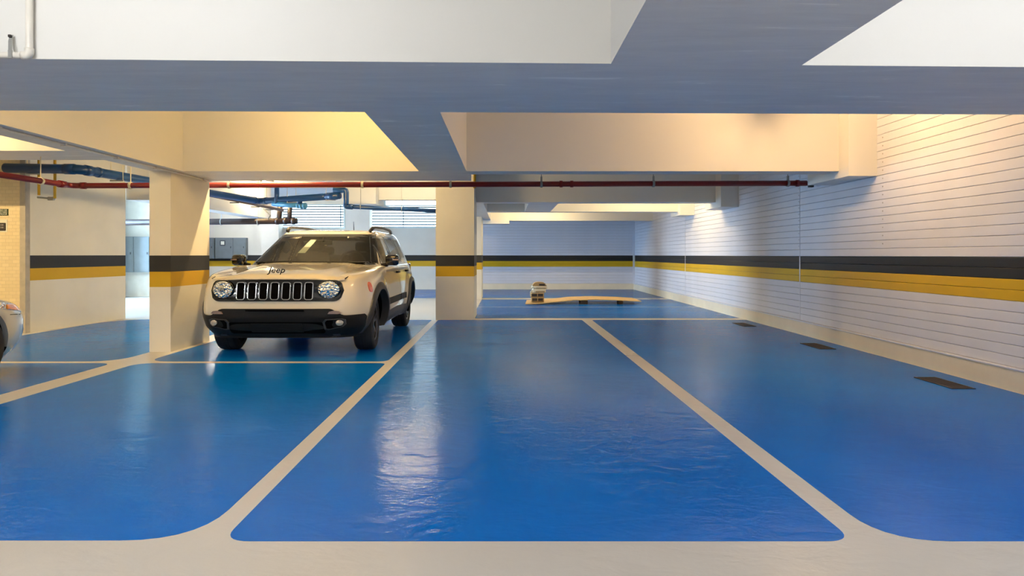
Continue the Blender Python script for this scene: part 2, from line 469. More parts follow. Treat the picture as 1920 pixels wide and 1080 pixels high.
tag(MB().box((XL, 16.5, 0), (-10.1, 16.7, ZC)).build('wall_left_light_block', M['plain']), 'added unseen wall blocking daylight from the cabinet alcove', 'wall', kind='structure')  # added out of view to keep the left window's light off the alcove
tag(MB().box((-7.75, 20.3, 0), (-7.2, DB, ZC)).build('wall_back_pilaster', M['wall']), 'shallow pilaster beside the back windows', 'wall', kind='structure')

# ------------------------------------------------------------------ beams and columns
def beam(poly, z0, label, z1=ZC):
    o = MB().prism(poly, z0, z1).build('ceiling_beam', M['beam'])
    return tag(o, label, 'beam', kind='structure')
def rect(x0, x1, d0, d1): return [(x0, d0), (x1, d0), (x1, d1), (x0, d1)]
def fA(x): return 3.238 + .027*x
def bA(x): return 4.368 + .018*x
beam([(-8, fA(-8)), (XR, fA(XR)), (XR, bA(XR)), (-8, bA(-8))], ZS, 'wide near beam crossing the whole ceiling overhead')
beam([(.535, -6), (1.50, -6), (1.515, fA(1.5)+.02), (.535, fA(.53)+.02)], ZS - .001, 'broad beam running toward the viewer at upper right')
beam([(-.9595, 4.33), (-.4456, 4.33), (-.454, 7.45), (-1.007, 7.45)], ZS + .001, 'short beam between near beam and second cross beam')
beam(rect(-3.745, -.45, 7.43, 8.40), ZS, 'second cross beam, left wide part above the pillar')
beam(rect(-.45, XR, 7.43, 7.72), ZS, 'second cross beam, right part above the red pipe')
beam(rect(3.87, XR, 7.22, 8.20), 2.012, 'haunch block of the second cross beam against siding')
beam(rect(-4.10, -3.745, -6, 8.40), ZS - .002, 'long left beam resting on the front pillar')
beam(rect(-9.0, -4.10, 7.62, 8.36), 2.36, 'shallow cross beam left of the front pillar')
beam(rect(-1.20, XR, 11.80, 12.10), ZS, 'third cross beam, shaded, beyond the red pipe')
beam(rect(3.87, XR, 11.50, 12.4), 1.985, 'haunch block of the third cross beam')
beam(rect(.43, 1.0, 12.05, 14.45), ZS + .001, 'short beam between third and fourth cross beams')
beam(rect(-.95, XR, 14.40, 14.70), ZS, 'fourth cross beam lit from its front')
beam(rect(3.87, XR, 14.20, 15.0), 2.005, 'haunch block of the fourth cross beam')
beam(rect(-.65, XR, 18.20, 18.50), ZS, 'farthest cross beam before the back wall')
beam(rect(-1.2, .106, 18.05, 18.60), 2.0, 'haunch block at the left end of the farthest beam')
beam(rect(-2.87, -1.20, 14.40, 14.70), 2.36, 'shallow cross beam above the back windows')
beam(rect(-3.60, -2.86, 14.10, 15.0), 2.245, 'block beam left of the shallow cross beam')
beam(rect(-6.72, -6.30, 11.31, 17.2), ZS, 'white beam running back above the dark pipe')
beam(rect(-.80, -.42, 12.0, 18.1), ZS + .002, 'long beam behind the middle pillar')
def column(poly, label, z1=ZC):
    o = MB().prism(poly, 0, z1).build('column', M['wall'])
    return tag(o, label, 'pillar', kind='structure')
column(rect(-4.11, -3.865, 7.385, 8.35), 'slim banded pillar beside the parked off-road car', ZS)
column(rect(-1.203, -.5416, 11.016, 12.0), 'broad banded pillar in the middle of the garage')
column(rect(-1.15, -.61, 16.2, 17.2), 'farther banded pillar behind the middle one', ZS)
column(rect(PX(648, 20.3), PX(693, 20.3), 20.3, DB), 'pillar between the two louvred windows')

# ------------------------------------------------------------------ windows
def window(name, x0, x1, z0, z1, label, mull, d=DB - .01, pane='day', slats=True):
    t = thing(name, label, 'window'); t['kind'] = 'structure'
    MB().box((x0, d - .004, z0), (x1, d + .004, z1)).build('glass_pane', M[pane], t)
    fr = MB()
    for a, b in (((x0-.05, d-.07, z0-.05), (x1+.05, d-.004, z0)), ((x0-.05, d-.07, z1), (x1+.05, d-.004, z1+.04)),
                 ((x0-.05, d-.07, z0), (x0, d-.004, z1)), ((x1, d-.07, z0), (x1+.05, d-.004, z1))):
        fr.box(a, b)
    fr.build('frame', M['frame_white'], t)
    n = int((z1-z0) / .082) if slats else 0
    me = None
    for i in range(n):
        z = z0 + (i+.7) * (z1-z0)/n
        if me is None:
            v = MB().add([(x0, -.025, -.026), (x1, -.025, -.026), (x1, .02, .014), (x0, .02, .014), (x0, -.025, -.020), (x1, -.025, -.020), (x1, .02, .020), (x0, .02, .020)],
                         [(0,3,2,1),(4,5,6,7),(0,1,5,4),(1,2,6,5),(2,3,7,6),(3,0,4,7)])
            o = v.build('slat', M['slat'], t); me = o.data
        else: o = share('slat', me, t)
        o.location = (0, d - .045, z)
    for x in mull:
        MB().box((x-.012, d-.085, z0), (x+.012, d-.06, z1)).build('mullion', M['slat'], t)
    return t
zw0, zw1 = PZ(426, DB), PZ(386, DB)
window('window_1', PX(530, DB), PX(645, DB), zw0, zw1, 'louvred window left of the pillar, above the car', [PX(640, DB)])
window('window_2', PX(695, DB), PX(840, DB), zw0 + .02, zw1 - .02, 'louvred window between the two pillars', [PX(757, DB)])
w4 = window('fill_window', 0, 3.6, 1.15, 2.65, 'added daylight window, out of view in the far left wall', [1.2, 2.4], 0.0, 'day_added', False)  # added outside the frame as an extra source of cool daylight
w4.location = (XL + .01, 12.3, 0); w4.rotation_euler = (0, 0, PI/2)
t = thing('window_3', 'clear strip window above the right louvres', 'window'); t['kind'] = 'structure'
MB().box((PX(722, DB), DB - .02, zw1 + .04), (PX(840, DB), DB - .01, ZC - .06)).build('glass_pane', M['day'], t)
fr = MB()
for x in (722, 840): fr.box((PX(x, DB)-.03, DB-.06, zw1+.03), (PX(x, DB)+.03, DB-.005, ZC-.03))
fr.box((PX(722, DB), DB-.06, ZC-.06), (PX(840, DB), DB-.005, ZC-.03))
fr.build('frame', M['frame_white'], t)

# ------------------------------------------------------------------ lamps
def lamp(x, d, label, along='d', m='tube', L=1.2, zc=ZC):
    t = thing('tube_lamp', label, 'lamp', (x, d, zc), 0 if along == 'd' else PI/2, 'batten tube lamps on the ceiling')
    MB().box((-.05, -L/2, -.05), (.05, L/2, 0), .008).build('housing', M['fixture'], t)
    MB().tube([(0, -L/2+.03, -.085), (0, L/2-.03, -.085)], .014, 8).build('tube', M[m], t)
    for s in (-1, 1): MB().box((-.022, s*(L/2-.02)-.012, -.11), (.022, s*(L/2-.02)+.012, -.045), .004).build('end_cap', M['fixture'], t)
    return t
lamp(-1.75, 5.7, 'tube lamp between the near beams, left of the short beam', 'x', 'tube_warm')
lamp(3.0, 6.2, 'tube lamp between the near beams, by the siding wall', 'd', 'tube_side')
lamp(3.0, 13.2, 'tube lamp before the fourth beam, by the siding wall')
lamp(0.9, 16.9, 'tube lamp before the farthest cross beam', 'x')
lamp(-5.83, 15.85, 'lit tube lamp showing above the red pipe')
lamp(-5.5, 5.6, 'tube lamp above the silver car', 'd', 'tube_dim')
lamp(-1.9, 12.8, 'tube lamp behind the parked off-road car', 'x', 'tube_dim')
lamp(-3.25, 8.85, 'tube lamp between banded wall and parked off-road car', 'x', 'tube_hot')
lamp(-8.2, 18.8, 'added hidden tube lamp brightening the back wall cabinets', 'x', 'tube_cool')  # added behind the white beam to lift the back left wall
lamp(-1.9, 0.9, 'tube lamp above the aisle, left of the broad beam', 'x', 'tube_cool')
lamp(2.9, 0.9, 'tube lamp above the aisle, right of the broad beam', 'x', 'tube_cool')
lamp(-5.8, 0.4, 'tube lamp above the aisle, far left', 'x', 'tube_cool')
lamp(-1.9, -3.2, 'tube lamp behind the viewer, left', 'x', 'tube_cool')
lamp(2.9, -3.2, 'tube lamp behind the viewer, right', 'x', 'tube_cool')
lamp(-10.6, 14.2, 'added tube lamp brightening the grey cabinet alcove', 'd', 'tube_dim')  # added to lighten the alcove and the wall beyond
lamp(-7.5, 6.2, 'tube lamp before the tiled wall', 'x', 'tube_hot')
# ------------------------------------------------------------------ pipes
def arc_pts(p0, p1, p2, r, n=5):
    """rounded corner p0-p1-p2"""
    p0, p1, p2 = Vector(p0), Vector(p1), Vector(p2)
    a = p1 + (p0-p1).normalized()*r; b = p1 + (p2-p1).normalized()*r
    return [tuple(a*(1-t)**2 + p1*2*t*(1-t) + b*t*t) for t in [k/n for k in range(n+1)]]
def path(pts, r):
    out = [pts[0]]
    for i in range(1, len(pts)-1): out += arc_pts(pts[i-1], pts[i], pts[i+1], r)
    return out + [pts[-1]]
def lerp3(a, b, t): return tuple(a[i] + (b[i]-a[i])*t for i in range(3))

# red fire pipe
fp = thing('fire_pipe', 'long red fire sprinkler pipe crossing below the second beam', 'pipe')
DR = 8.62
rL = (PX(135, DR), DR, 2.052); rE = (PX(1512, DR), DR, 2.086); rN = (-5.98, 5.4, 2.058)
pr = MB().tube(path([rN, rL, rE], .10), .037, 16).build('pipe_run', M['red'], fp, True)
for s in (-1, 1):
    c = lerp3(rL, rE if s > 0 else rN, .012 if s > 0 else .04)
    c2 = lerp3(rL, rE if s > 0 else rN, .019 if s > 0 else .075)
    MB().tube([c, c2], .046, 16).build('coupling', M['red'], fp, True)
for px in (1052, 1072, 1495):
    x = PX(px, DR); z = 2.052 + .034*(x-rL[0])/(rE[0]-rL[0])
    MB().tube([(x-.02, DR, z), (x+.02, DR, z)], .046, 16).build('coupling', M['red'], fp, True)
MB().tube([(rE[0], DR, rE[2]), (rE[0]+.05, DR, rE[2]-.01)], .03, 12).build('end_plug', M['red'], fp, True)
MB().box((rE[0]+.03, DR-.03, rE[2]-.055), (rE[0]+.09, DR+.03, rE[2]-.015), .006).build('test_valve', M['grate'], fp)
def clamp(parent, p, r, zt, m, w=.03, axis='x', rod=True):
    ring = MB()
    if axis == 'x': ring.lathe_x([(r+.002, -w/2), (r+.010, -w/2), (r+.010, w/2), (r+.002, w/2), (r+.002, -w/2)], 16, p[0], p[1], p[2])
    else:
        v = MB().lathe_x([(r+.002, -w/2), (r+.010, -w/2), (r+.010, w/2), (r+.002, w/2), (r+.002, -w/2)], 16)
        ring.add([(p[0]-q[1], p[1]+q[0], p[2]+q[2]) for q in v.v], v.f)
    c = ring.build('clamp', m, parent)
    if rod:
        MB().tube([(p[0], p[1], p[2]+r), (p[0], p[1], zt)], .006, 6).build('hanger_rod', m, c)
    return c
for px, m in ((245, 'cream_metal'), (430, 'zinc'), (680, 'cream_metal'), (845, 'zinc'), (1015, 'zinc'), (1225, 'zinc'), (1477, 'zinc')):
    x = PX(px, DR); z = 2.052 + .034*(x-rL[0])/(rE[0]-rL[0])
    clamp(fp, (x, DR, z), .037, ZC, M[m])
    if px in (845, 1015, 1225, 1477): MB().box((x-.014, DR-.014, z+.045), (x+.014, DR+.014, z+.10), .003).build('hanger_nut', M['zinc'], fp)
p = lerp3(rL, rN, .17); clamp(fp, p, .037, ZC, M['cream_metal'], axis='d')

# big blue drain pipe
bp_ = thing('drain_pipe', 'thick blue drain pipe winding across the left ceiling', 'pipe')
bpts = [(PX(10, 9.0), 9.0, 2.342), (PX(150, 8.95), 8.95, 2.318), (PX(280, 10.2), 10.2, 2.293), (PX(393, 12.1), 12.1, 2.29), (PX(488, 13.9), 13.9, 2.288), (PX(636, 12.65), 12.65, 2.29)]
MB().tube(path(bpts, .16), .067, 18).build('pipe_run', M['bluepipe'], bp_, True)
bx, bd = PX(649, 12.65), 12.65
MB().tube(path([(bx-.25, bd, 2.40), (bx, bd, 2.40), (bx, bd, 2.15), (bx-.02, bd+.02, 2.08), (bx+.12, bd+.05, 2.075)], .05), .055, 14).build('drop_pipe', M['bluepipe'], bp_, True)
for a, b, t0, t1 in ((0, 1, .80, .93), (1, 2, .06, .14), (1, 2, .22, .26), (3, 4, .86, .9), (4, 5, .06, .1), (4, 5, .86, .97)):
    MB().tube([lerp3(bpts[a], bpts[b], t0), lerp3(bpts[a], bpts[b], t1)], .074, 18).build('socket', M['bluepipe'], bp_, True)
for a, b, t in ((0, 1, .38), (1, 2, .5), (2, 3, .62), (4, 5, .03), (4, 5, .42), (4, 5, .9)):
    p = lerp3(bpts[a], bpts[b], t)
    h = MB()
    h.box((p[0]-.10, p[1]-.012, p[2]-.085), (p[0]+.10, p[1]+.012, p[2]-.068))
    hb = h.build('hanger_bar', M['zinc'], bp_)
    for s in (-1, 1): MB().tube([(p[0]+s*.09, p[1], p[2]-.08), (p[0]+s*.09, p[1], ZC)], .005, 6).build('hanger_rod', M['cream_metal'], hb)
# thin blue pipe running right
tp = bp_
ta = (bx+.12, bd+.05, 2.075); tb = (PX(830, 13.97), 13.97, 2.075)
MB().tube([ta, tb], .043, 14).build('thin_branch_pipe', M['bluepipe'], tp, True)
for t in (.08, .52):
    p = lerp3(ta, tb, t); clamp(tp, p, .043, ZC, M['zinc'], .02)
# light blue pipe stub with rings
lp = bp_
la = (PX(512, 13.6), 13.6, PZ(382, 13.6)); lb = (PX(570, 13.3), 13.3, PZ(386, 13.3))
MB().tube([la, lb], .055, 16).build('light_blue_branch', M['lightbluepipe'], lp, True)
for t in (.80, .9, 1.0):
    c = lerp3(la, lb, t); e = lerp3(la, lb, t+.05); MB().tube([c, e], .062, 16).build('ring', M['lightbluepipe'], lp, True)
for px, d_ in ((519, 13.55), (562, 13.3)):
    MB().tube([(PX(px, d_), d_, PZ(382, d_)), (PX(px, d_), d_, PZ(352 if px < 530 else 371, d_))], .05, 14).build('riser', M['bluepipe'], lp, True)
# brown pipes
b1 = thing('brown_pipe', 'thin brown pipe running back beside the white beam', 'pipe')
qa = (PX(385, 12.3), 12.3, PZ(364, 12.3)); qb = (PX(530, 15.5), 15.5, PZ(394, 15.5))
MB().tube([qa, qb], .036, 12).build('pipe_run', M['brownlight'], b1, True)
for t in (.35, .62, .82):
    p = lerp3(qa, qb, t); MB().box((p[0]-.14, p[1]-.012, p[2]-.055), (p[0]+.05, p[1]+.012, p[2]-.036)).build('bracket', M['grey_dark'], b1)
b2 = thing('dark_sewer_pipe', 'thick dark brown sewer pipe below the white beam', 'pipe')
DD = 16.3
MB().tube([(PX(225, DD), DD, PZ(417, DD)), (PX(557, DD), DD, PZ(414.5, DD))], .076, 16).build('pipe_run', M['brown'], b2, True)
for px in (523, 542):
    MB().tube([(PX(px, DD), DD, PZ(414, DD)), (PX(px+2, DD), DD, PZ(386, DD))], .06, 14).build('riser', M['brown'], b2, True)
for px in (519, 534, 549):
    MB().tube([(PX(px, DD)-.02, DD, PZ(414.6, DD)), (PX(px, DD)+.05, DD, PZ(414.6, DD))], .088, 16).build('socket', M['brown'], b2, True)
MB().tube([(PX(497, DD), DD-.1, PZ(392, DD)), (PX(510, DD), DD-.1, PZ(404, DD)), (PX(505, DD), DD-.1, PZ(412, DD))], .012, 6).build('bracket', M['grey_dark'], b2)
for px in (415, 484): clamp(b2, (PX(px, DD), DD, PZ(416, DD)), .076, ZC, M['zinc'], .02)
# yellow conduit loop
yc = thing('yellow_conduit', 'yellow conduit loop hanging before the banded wall', 'conduit')
ya, yb, yd = PX(73, 9.12), PX(103, 9.12), 9.12
for x, y0 in ((ya, 366), (yb, 372)):
    MB().tube([(x, yd, PZ(y0, yd)), (x, yd, ZC)], .019, 10).build('leg', M['yellow_conduit'], yc, True)
MB().tube([(ya-.02, yd, PZ(370, yd)), (yb, yd, PZ(373, yd))], .013, 8).build('link', M['zinc'], yc, True)
MB().box(((ya+yb)/2+.02, yd-.02, PZ(376, yd)), ((ya+yb)/2+.10, yd+.02, PZ(369, yd)), .005).build('valve', M['zinc'], yc)
y2 = thing('yellow_pipe_stub', 'short yellow pipe stub under the second beam by the middle pillar', 'conduit')
MB().tube([(PX(890, 9.3), 9.3, 2.09), (PX(890, 9.3), 9.3, ZC)], .022, 10).build('pipe_run', M['yellow_conduit'], y2, True)
# conduit along the long left beam
cd = thing('ceiling_conduit', 'thin white conduit along the underside of the left beam', 'conduit')
MB().tube([(-3.83, 2.0, ZS-.016), (-3.83, 8.30, ZS-.016)], .011, 8).build('conduit_run', M['pvc'], cd, True)
for d_ in (4.83, 5.55, 6.3, 7.0, 8.1): MB().box((-3.855, d_-.012, ZS-.03), (-3.805, d_+.012, ZS), .003).build('clip', M['pvc'], cd)
# white pvc pipe at the top left
pv = thing('white_water_pipe', 'white plastic pipe with elbow on the near beam', 'pipe')
dv = fA(-2.3) - .03
xv, zv = PX(55, dv), PZ(104, dv)
MB().tube(path([(xv-1.0, dv-.03, zv), (xv, dv, zv), (xv, dv, ZC)], .03), .0165, 12).build('pipe_run', M['pvc'], pv, True)
MB().tube(path([(xv-.035, dv, zv), (xv, dv, zv), (xv, dv, zv+.035)], .022), .0205, 12).build('elbow', M['pvc'], pv, True)
sb = MB(); sx = PX(24, dv)
sb.box((sx-.006, dv-.024, zv-.02), (sx+.012, dv-.018, zv+.02)); sb.build('strap', M['zinc'], pv)
st_ = MB(); stp = [(sx+.003, dv-.021, zv+.01), (sx-.003, dv-.012, zv+.04), (sx-.009, dv-.004, zv+.07), (sx-.014, dv+.012, zv+.105)]
for a_, b_ in zip(stp, stp[1:]): st_.add([(a_[0]-.009, a_[1], a_[2]), (a_[0]+.009, a_[1], a_[2]), (b_[0]+.009, b_[1], b_[2]), (b_[0]-.009, b_[1], b_[2]), (a_[0]-.009, a_[1]-.002, a_[2]), (a_[0]+.009, a_[1]-.002, a_[2]), (b_[0]+.009, b_[1]-.002, b_[2]), (b_[0]-.009, b_[1]-.002, b_[2])], [(0,3,2,1),(4,5,6,7),(0,1,5,4),(1,2,6,5),(2,3,7,6),(3,0,4,7)])
st_.build('strap_tail', M['zinc'], pv)
MB().box((sx-.020, dv-.008, zv+.088), (sx-.006, dv+.004, zv+.102), .003).build('strap_screw', M['grate'], pv)

# ------------------------------------------------------------------ drains
gr0 = None
for (px, py), lab in zip(((1395, 609), (1533, 649.5), (1769, 718.5)), ('black floor drain grate farthest from the viewer', 'black floor drain grate, middle of three by the wall', 'black floor drain grate nearest the viewer')):
    x, d_ = G(px, py)
    t = thing('floor_drain', lab, 'drain', (x, d_, 0.0012), 0, 'drain grates along the siding wall')
    if gr0 is None:
        fr = MB()
        for a, b in (((-.10, -.25, 0), (-.085, .25, .006)), ((.085, -.25, 0), (.10, .25, .006)), ((-.085, -.25, 0), (.085, -.235, .006)), ((-.085, .235, 0), (.085, .25, .006))): fr.box(a, b)
        o1 = fr.build('frame', M['grate'], t)
        o2 = MB().box((-.085, -.235, 0), (.085, .235, .001)).build('pit', M['grate'], t)
        bars = []
        for k in range(18):
            y = -.215 + k*.0253
            if not bars: bars.append(MB().box((-.085, -.006, .001), (.085, .006, .005)).build('bar', M['grate'], t))
            else: bars.append(share('bar', bars[0].data, t))
            bars[-1].location = (0, y, 0)
        gr0 = [o1, o2] + bars
    else:
        for o in gr0:
            c = o.copy(); COL.objects.link(c); c.parent = t

# ------------------------------------------------------------------ wooden board with packages
bd_ = thing('plywood_board', 'bent tan plywood board lying on wooden blocks before the back wall', 'board', (0, 0, 0))
def bz(u): # sag of the sheet along its length
    k = [(0, .004), (.12, .012), (.25, .045), (.42, .088), (.6, .10), (.8, .088), (1, .062)]
    for (a, za), (b, zb) in zip(k, k[1:]):
        if u <= b:
            s = (u-a)/(b-a); s = s*s*(3-2*s)*.4 + s*.6
            return za + (zb-za)*s
    return k[-1][1]
n = 28; v = []; f = []
for i in range(n+1):
    u = i/n
    for (dd, zz) in ((14.45, 0), (15.55, 0), (15.55, .018), (14.45, .018)):
        x = .446 + 2.62*u - (.03 if dd < 15 else -.1)*0
        v.append((x + (dd-14.45)*.06*(1-u), dd, bz(u)+zz+.002))
for i in range(n):
    for k in range(4):
        f.append((i*4+k, i*4+(k+1) % 4, (i+1)*4+(k+1) % 4, (i+1)*4+k))
f += [(0, 1, 2, 3), (n*4, n*4+3, n*4+2, n*4+1)]
autosmooth(mk('sheet', v, f, M['wood'], bd_))
for px, w_ in ((1094, .17), (1163, .09)):
    x = PX(px, 14.6); u = (x-.446)/2.62
    o = MB().box((x-w_/2, 14.50, .0015), (x+w_/2, 14.78, bz(u)-.006), .004).build('timber_block', M['wood_edge'])
    tag(o, 'dark timber block under the board, ' + ('nearer its middle' if px < 1120 else 'nearer its right end'), 'block', 'blocks under the board')
zb = bz(.18)+.022
pk = [(.30, .105, .0, 'card', 'brown printed package, lowest of the stack on the board'), (.31, .100, -.012, 'card', 'brown printed package, second from the bottom of the stack'),
      (.30, .095, .03, 'plastic_wrap', 'pale plastic-wrapped package in the middle of the stack'), (.32, .055, .045, 'plastic_wrap', 'thin white package, second from the top of the stack')]
for i, (w_, hh, dx, m, lab) in enumerate(pk):
    t = thing('package', lab, 'package', (.735+dx, 14.72, zb), 0.06*(i-1), 'packages stacked on the board')
    MB().box((-w_/2, -.13, 0), (w_/2, .22, hh), .018).build('wrapper', M[m], t, True)
    if m == 'card':
        MB().box((-w_*.40, -.1325, hh*.2), (-w_*.02, -.129, hh*.8)).build('printed_panel', M['card_dark'], t)
        MB().box((w_*.05, -.1325, hh*.2), (w_*.42, -.129, hh*.8)).build('printed_panel', M['card_dark'], t)
        MB().box((-w_/2-.003, -.12, hh*.1), (-w_/2+.002, .1, hh*.9)).build('end_flap', M['plastic_wrap'], t)
    else:
        MB().tube([(-w_/2, -.10, hh*.5), (-w_/2-.04, -.11, hh*.35), (-w_/2-.05, -.1, .006)], .016, 6).build('loose_wrap', M['plastic_wrap'], t, True)
        MB().box((-w_*.3, -.1325, hh*.15), (w_*.4, -.128, hh*.4)).build('fold', M['card'], t)
    zb += hh + .001
# sagging top package
t = thing('package', 'rounded brown package with open top on the stack', 'package', (.775, 14.72, zb), 0, 'packages stacked on the board')
bm = MB(); nn = 12; vv = []; ff = []
for i in range(nn+1):
    u = -1 + 2*i/nn; hz = .085*(1-abs(u)**3)**.6 + .006
    for y in (-.12, .18): vv += [(u*.16, y, .0), (u*.16, y, hz)]
for i in range(nn):
    a = i*4; b = a+4
    ff += [(a, a+1, b+1, b), (a+2, b+2, b+3, a+3), (a+1, a+3, b+3, b+1), (a, b, b+2, a+2)]
ff += [(0, 2, 3, 1), (nn*4, nn*4+1, nn*4+3, nn*4+2)]
autosmooth(bm.add(vv, ff).build('wrapper', M['card'], t))
MB().box((-.01, -.124, .015), (.12, -.119, .05)).build('printed_panel', M['card_dark'], t)

# ------------------------------------------------------------------ signs and cabinets on the left
DT = 9.15
R90 = Matrix.Rotation(PI/2, 4, 'X')
sg = thing('wall_sign', 'small dark green sign with white lettering on the tiled wall', 'sign', (PX(0, DT), DT, PZ(398, DT)))
MB().box((-.16, -.006, -.048), (PX(16, DT)-PX(0, DT), 0, .048), .002).build('plate', M['sign_green'], sg)
for i, s in enumerate(('USO DE', 'NO NAS', 'ATIVADOR')):
    text_mesh('lettering', s, .034, M['sign_white'], sg, Matrix.Translation((.108, -.008, .028-.028*i)) @ R90, .001, 'RIGHT')
s2 = thing('wall_plaque', 'white panel with dark grey plaque on the tiled wall', 'sign', (PX(0, DT), DT, PZ(424, DT)))
MB().box((-.15, -.006, -.085), (PX(14, DT)-PX(0, DT), 0, .095), .002).build('panel', M['sign_white'], s2)
MB().box((-.13, -.016, -.066), (PX(11.5, DT)-PX(0, DT), -.005, .046), .01).build('plaque', M['sign_grey'], s2)
for i in range(2):
    for k in range(4): MB().box((-.10+k*.043, -.018, .006-i*.036), (-.066+k*.043, -.0155, .026-i*.036)).build('raised_line', M['sign_text'], s2)
def cabinet(x0, x1, z0, z1, d_, label, meter=None, dep=.18):
    t = thing('electrical_cabinet', label, 'cabinet', ((x0+x1)/2, d_, z0), 0, 'grey electrical cabinets')
    w = (x1-x0)/2; h = z1-z0
    MB().box((-w, -dep, 0), (w, 0, h), .006).build('body', M['grey_cab'], t)
    dr = MB().box((-w+.02, -dep-.012, .02), (w-.02, -dep+.002, h-.02), .004).build('door', M['grey_cab'], t)
    MB().box((w-.08, -dep-.02, h*.5), (w-.05, -dep-.01, h*.5+.06), .003).build('handle', M['grey_dark'], dr)
    if meter:
        MB().box((meter[0], -dep-.022, meter[1]), (meter[0]+.17, -dep-.01, meter[1]+.17), .004).build('meter_frame', M['grey_dark'], t)
        MB().box((meter[0]+.03, -dep-.026, meter[1]+.03), (meter[0]+.14, -dep-.02, meter[1]+.14)).build('meter_glass', M['sign_white'], t)
    return t
for a, b, lab in ((222, 257, 'tall grey electrical cabinet beside the banded wall end'), (257.6, 288, 'tall grey electrical cabinet half hidden by the slim pillar')):
    cabinet(PX(a, 17.2), PX(b, 17.2), PZ(510, 17.2), PZ(444, 17.2), 17.2, lab)
for a, b, lab, mt in ((380, 405.5, 'grey cabinet on the back wall partly behind the slim pillar', None), (408, 441, 'grey cabinet on the back wall with a small square meter window', (-.12, .42)), (441.5, 465, 'grey cabinet on the back wall beside the car mirror', None)):
    cabinet(PX(a, DB), PX(b, DB), PZ(485, DB), PZ(446, DB), DB, lab, mt)
# ------------------------------------------------------------------ cars
M['paint'] = mat('white_car_paint', (224, 213, 190), 0.25, noise=0.01, coat=1.0)
M['paint2'] = mat('silver_car_paint', (206, 204, 198), 0.22, metal=0.35, noise=0.01, coat=1.0)
M['cladding'] = mat('black_plastic', (20, 19, 19), 0.55, noise=0.1, spec=0.25)
M['flare'] = mat('grey_plastic', (58, 56, 56), 0.5, noise=0.08)
M['gloss_black'] = mat('gloss_black', (10, 10, 11), 0.12, noise=0.0, coat=0.6)
M['deep'] = mat('dark_recess', (5, 5, 6), 0.9, spec=0.05)
M['chrome'] = mat('chrome', (225, 225, 225), 0.12, metal=1.0, noise=0.0)
M['alu'] = mat('alloy_wheel', (120, 116, 112), 0.35, metal=0.8, noise=0.05)
M['tyre'] = mat('tyre_rubber', (26, 25, 25), 0.75, noise=0.15, nscale=20, bump=0.3, bscale=90)
M['amber'] = mat('amber_lens', (214, 78, 22), 0.2, coat=1.0)
M['amber2'] = mat('amber_turn_lens', (250, 150, 10), 0.15, coat=1.0)
M['tail'] = mat('red_tail_lens', (110, 10, 8), 0.2, coat=1.0)
M['fog'] = mat('fog_lens', (200, 190, 176), 0.12, metal=0.6, coat=1.0)
M['drl'] = mat('turn_lens', (176, 150, 136), 0.15, metal=0.3, coat=1.0)
M['glass_ws'] = glass_mat('windscreen_glass', (.24, .22, .19, 1), 0.02, 1.3)
M['glass_side'] = glass_mat('side_glass', (.28, .26, .24, 1))
M['interior'] = mat('dark_interior', (52, 44, 40), 0.8)
M['seat'] = mat('seat_cloth', (30, 26, 25), 0.9)
M['ws_reflection'] = mat('pale_reflection', (150, 160, 140), 0.5)
def reflector_mat():
    m, nt, b = new_mat('headlamp_reflector')
    b.inputs['Metallic'].default_value = 1.0; b.inputs['Roughness'].default_value = 0.12
    b.inputs['Base Color'].default_value = (.85, .86, .86, 1); b.inputs['Coat Weight'].default_value = 1.0
    tc = nt.nodes.new('ShaderNodeTexCoord'); v = nt.nodes.new('ShaderNodeTexVoronoi'); v.inputs['Scale'].default_value = 38
    nt.links.new(tc.outputs['Object'], v.inputs['Vector'])
    bp = nt.nodes.new('ShaderNodeBump'); bp.inputs['Strength'].default_value = 0.9; bp.inputs['Distance'].default_value = 0.02
    nt.links.new(v.outputs['Distance'], bp.inputs['Height']); nt.links.new(bp.outputs['Normal'], b.inputs['Normal'])
    return m
M['lamp_refl'] = reflector_mat()

def interp(tab, z):
    """piecewise-linear table (z, w, yf, yr)"""
    if z <= tab[0][0]: return tab[0][1:]
    for a, b in zip(tab, tab[1:]):
        if z <= b[0]:
            t = (z-a[0])/max(1e-9, b[0]-a[0])
            return tuple(a[i] + (b[i]-a[i])*t for i in (1, 2, 3))
    return tab[-1][1:]
def smooth_tab(tab, m):
    """Catmull-Rom subdivision of a table"""
    out = []
    for i in range(len(tab)-1):
        p0 = tab[max(0, i-1)]; p1 = tab[i]; p2 = tab[i+1]; p3 = tab[min(len(tab)-1, i+2)]
        for k in range(m):
            t = k/m
            out.append(tuple(.5*((2*b) + (c-a)*t + (2*a-5*b+4*c-d)*t*t + (3*b-a-3*c+d)*t**3) for a, b, c, d in zip(p0, p1, p2, p3)))
    out.append(tab[-1]); return out
def front_y(tab, x, z, n):
    w, yf, yr = interp(tab, z); l = (yr-yf)/2; yc = (yr+yf)/2
    q = min(.999, abs(x)/w)
    return yc - l*(1-q**n)**(1/n)
def side_x(tab, y, z, n):
    w, yf, yr = interp(tab, z); l = (yr-yf)/2; yc = (yr+yf)/2
    q = min(.999, abs(y-yc)/l)
    return w*(1-q**n)**(1/n)
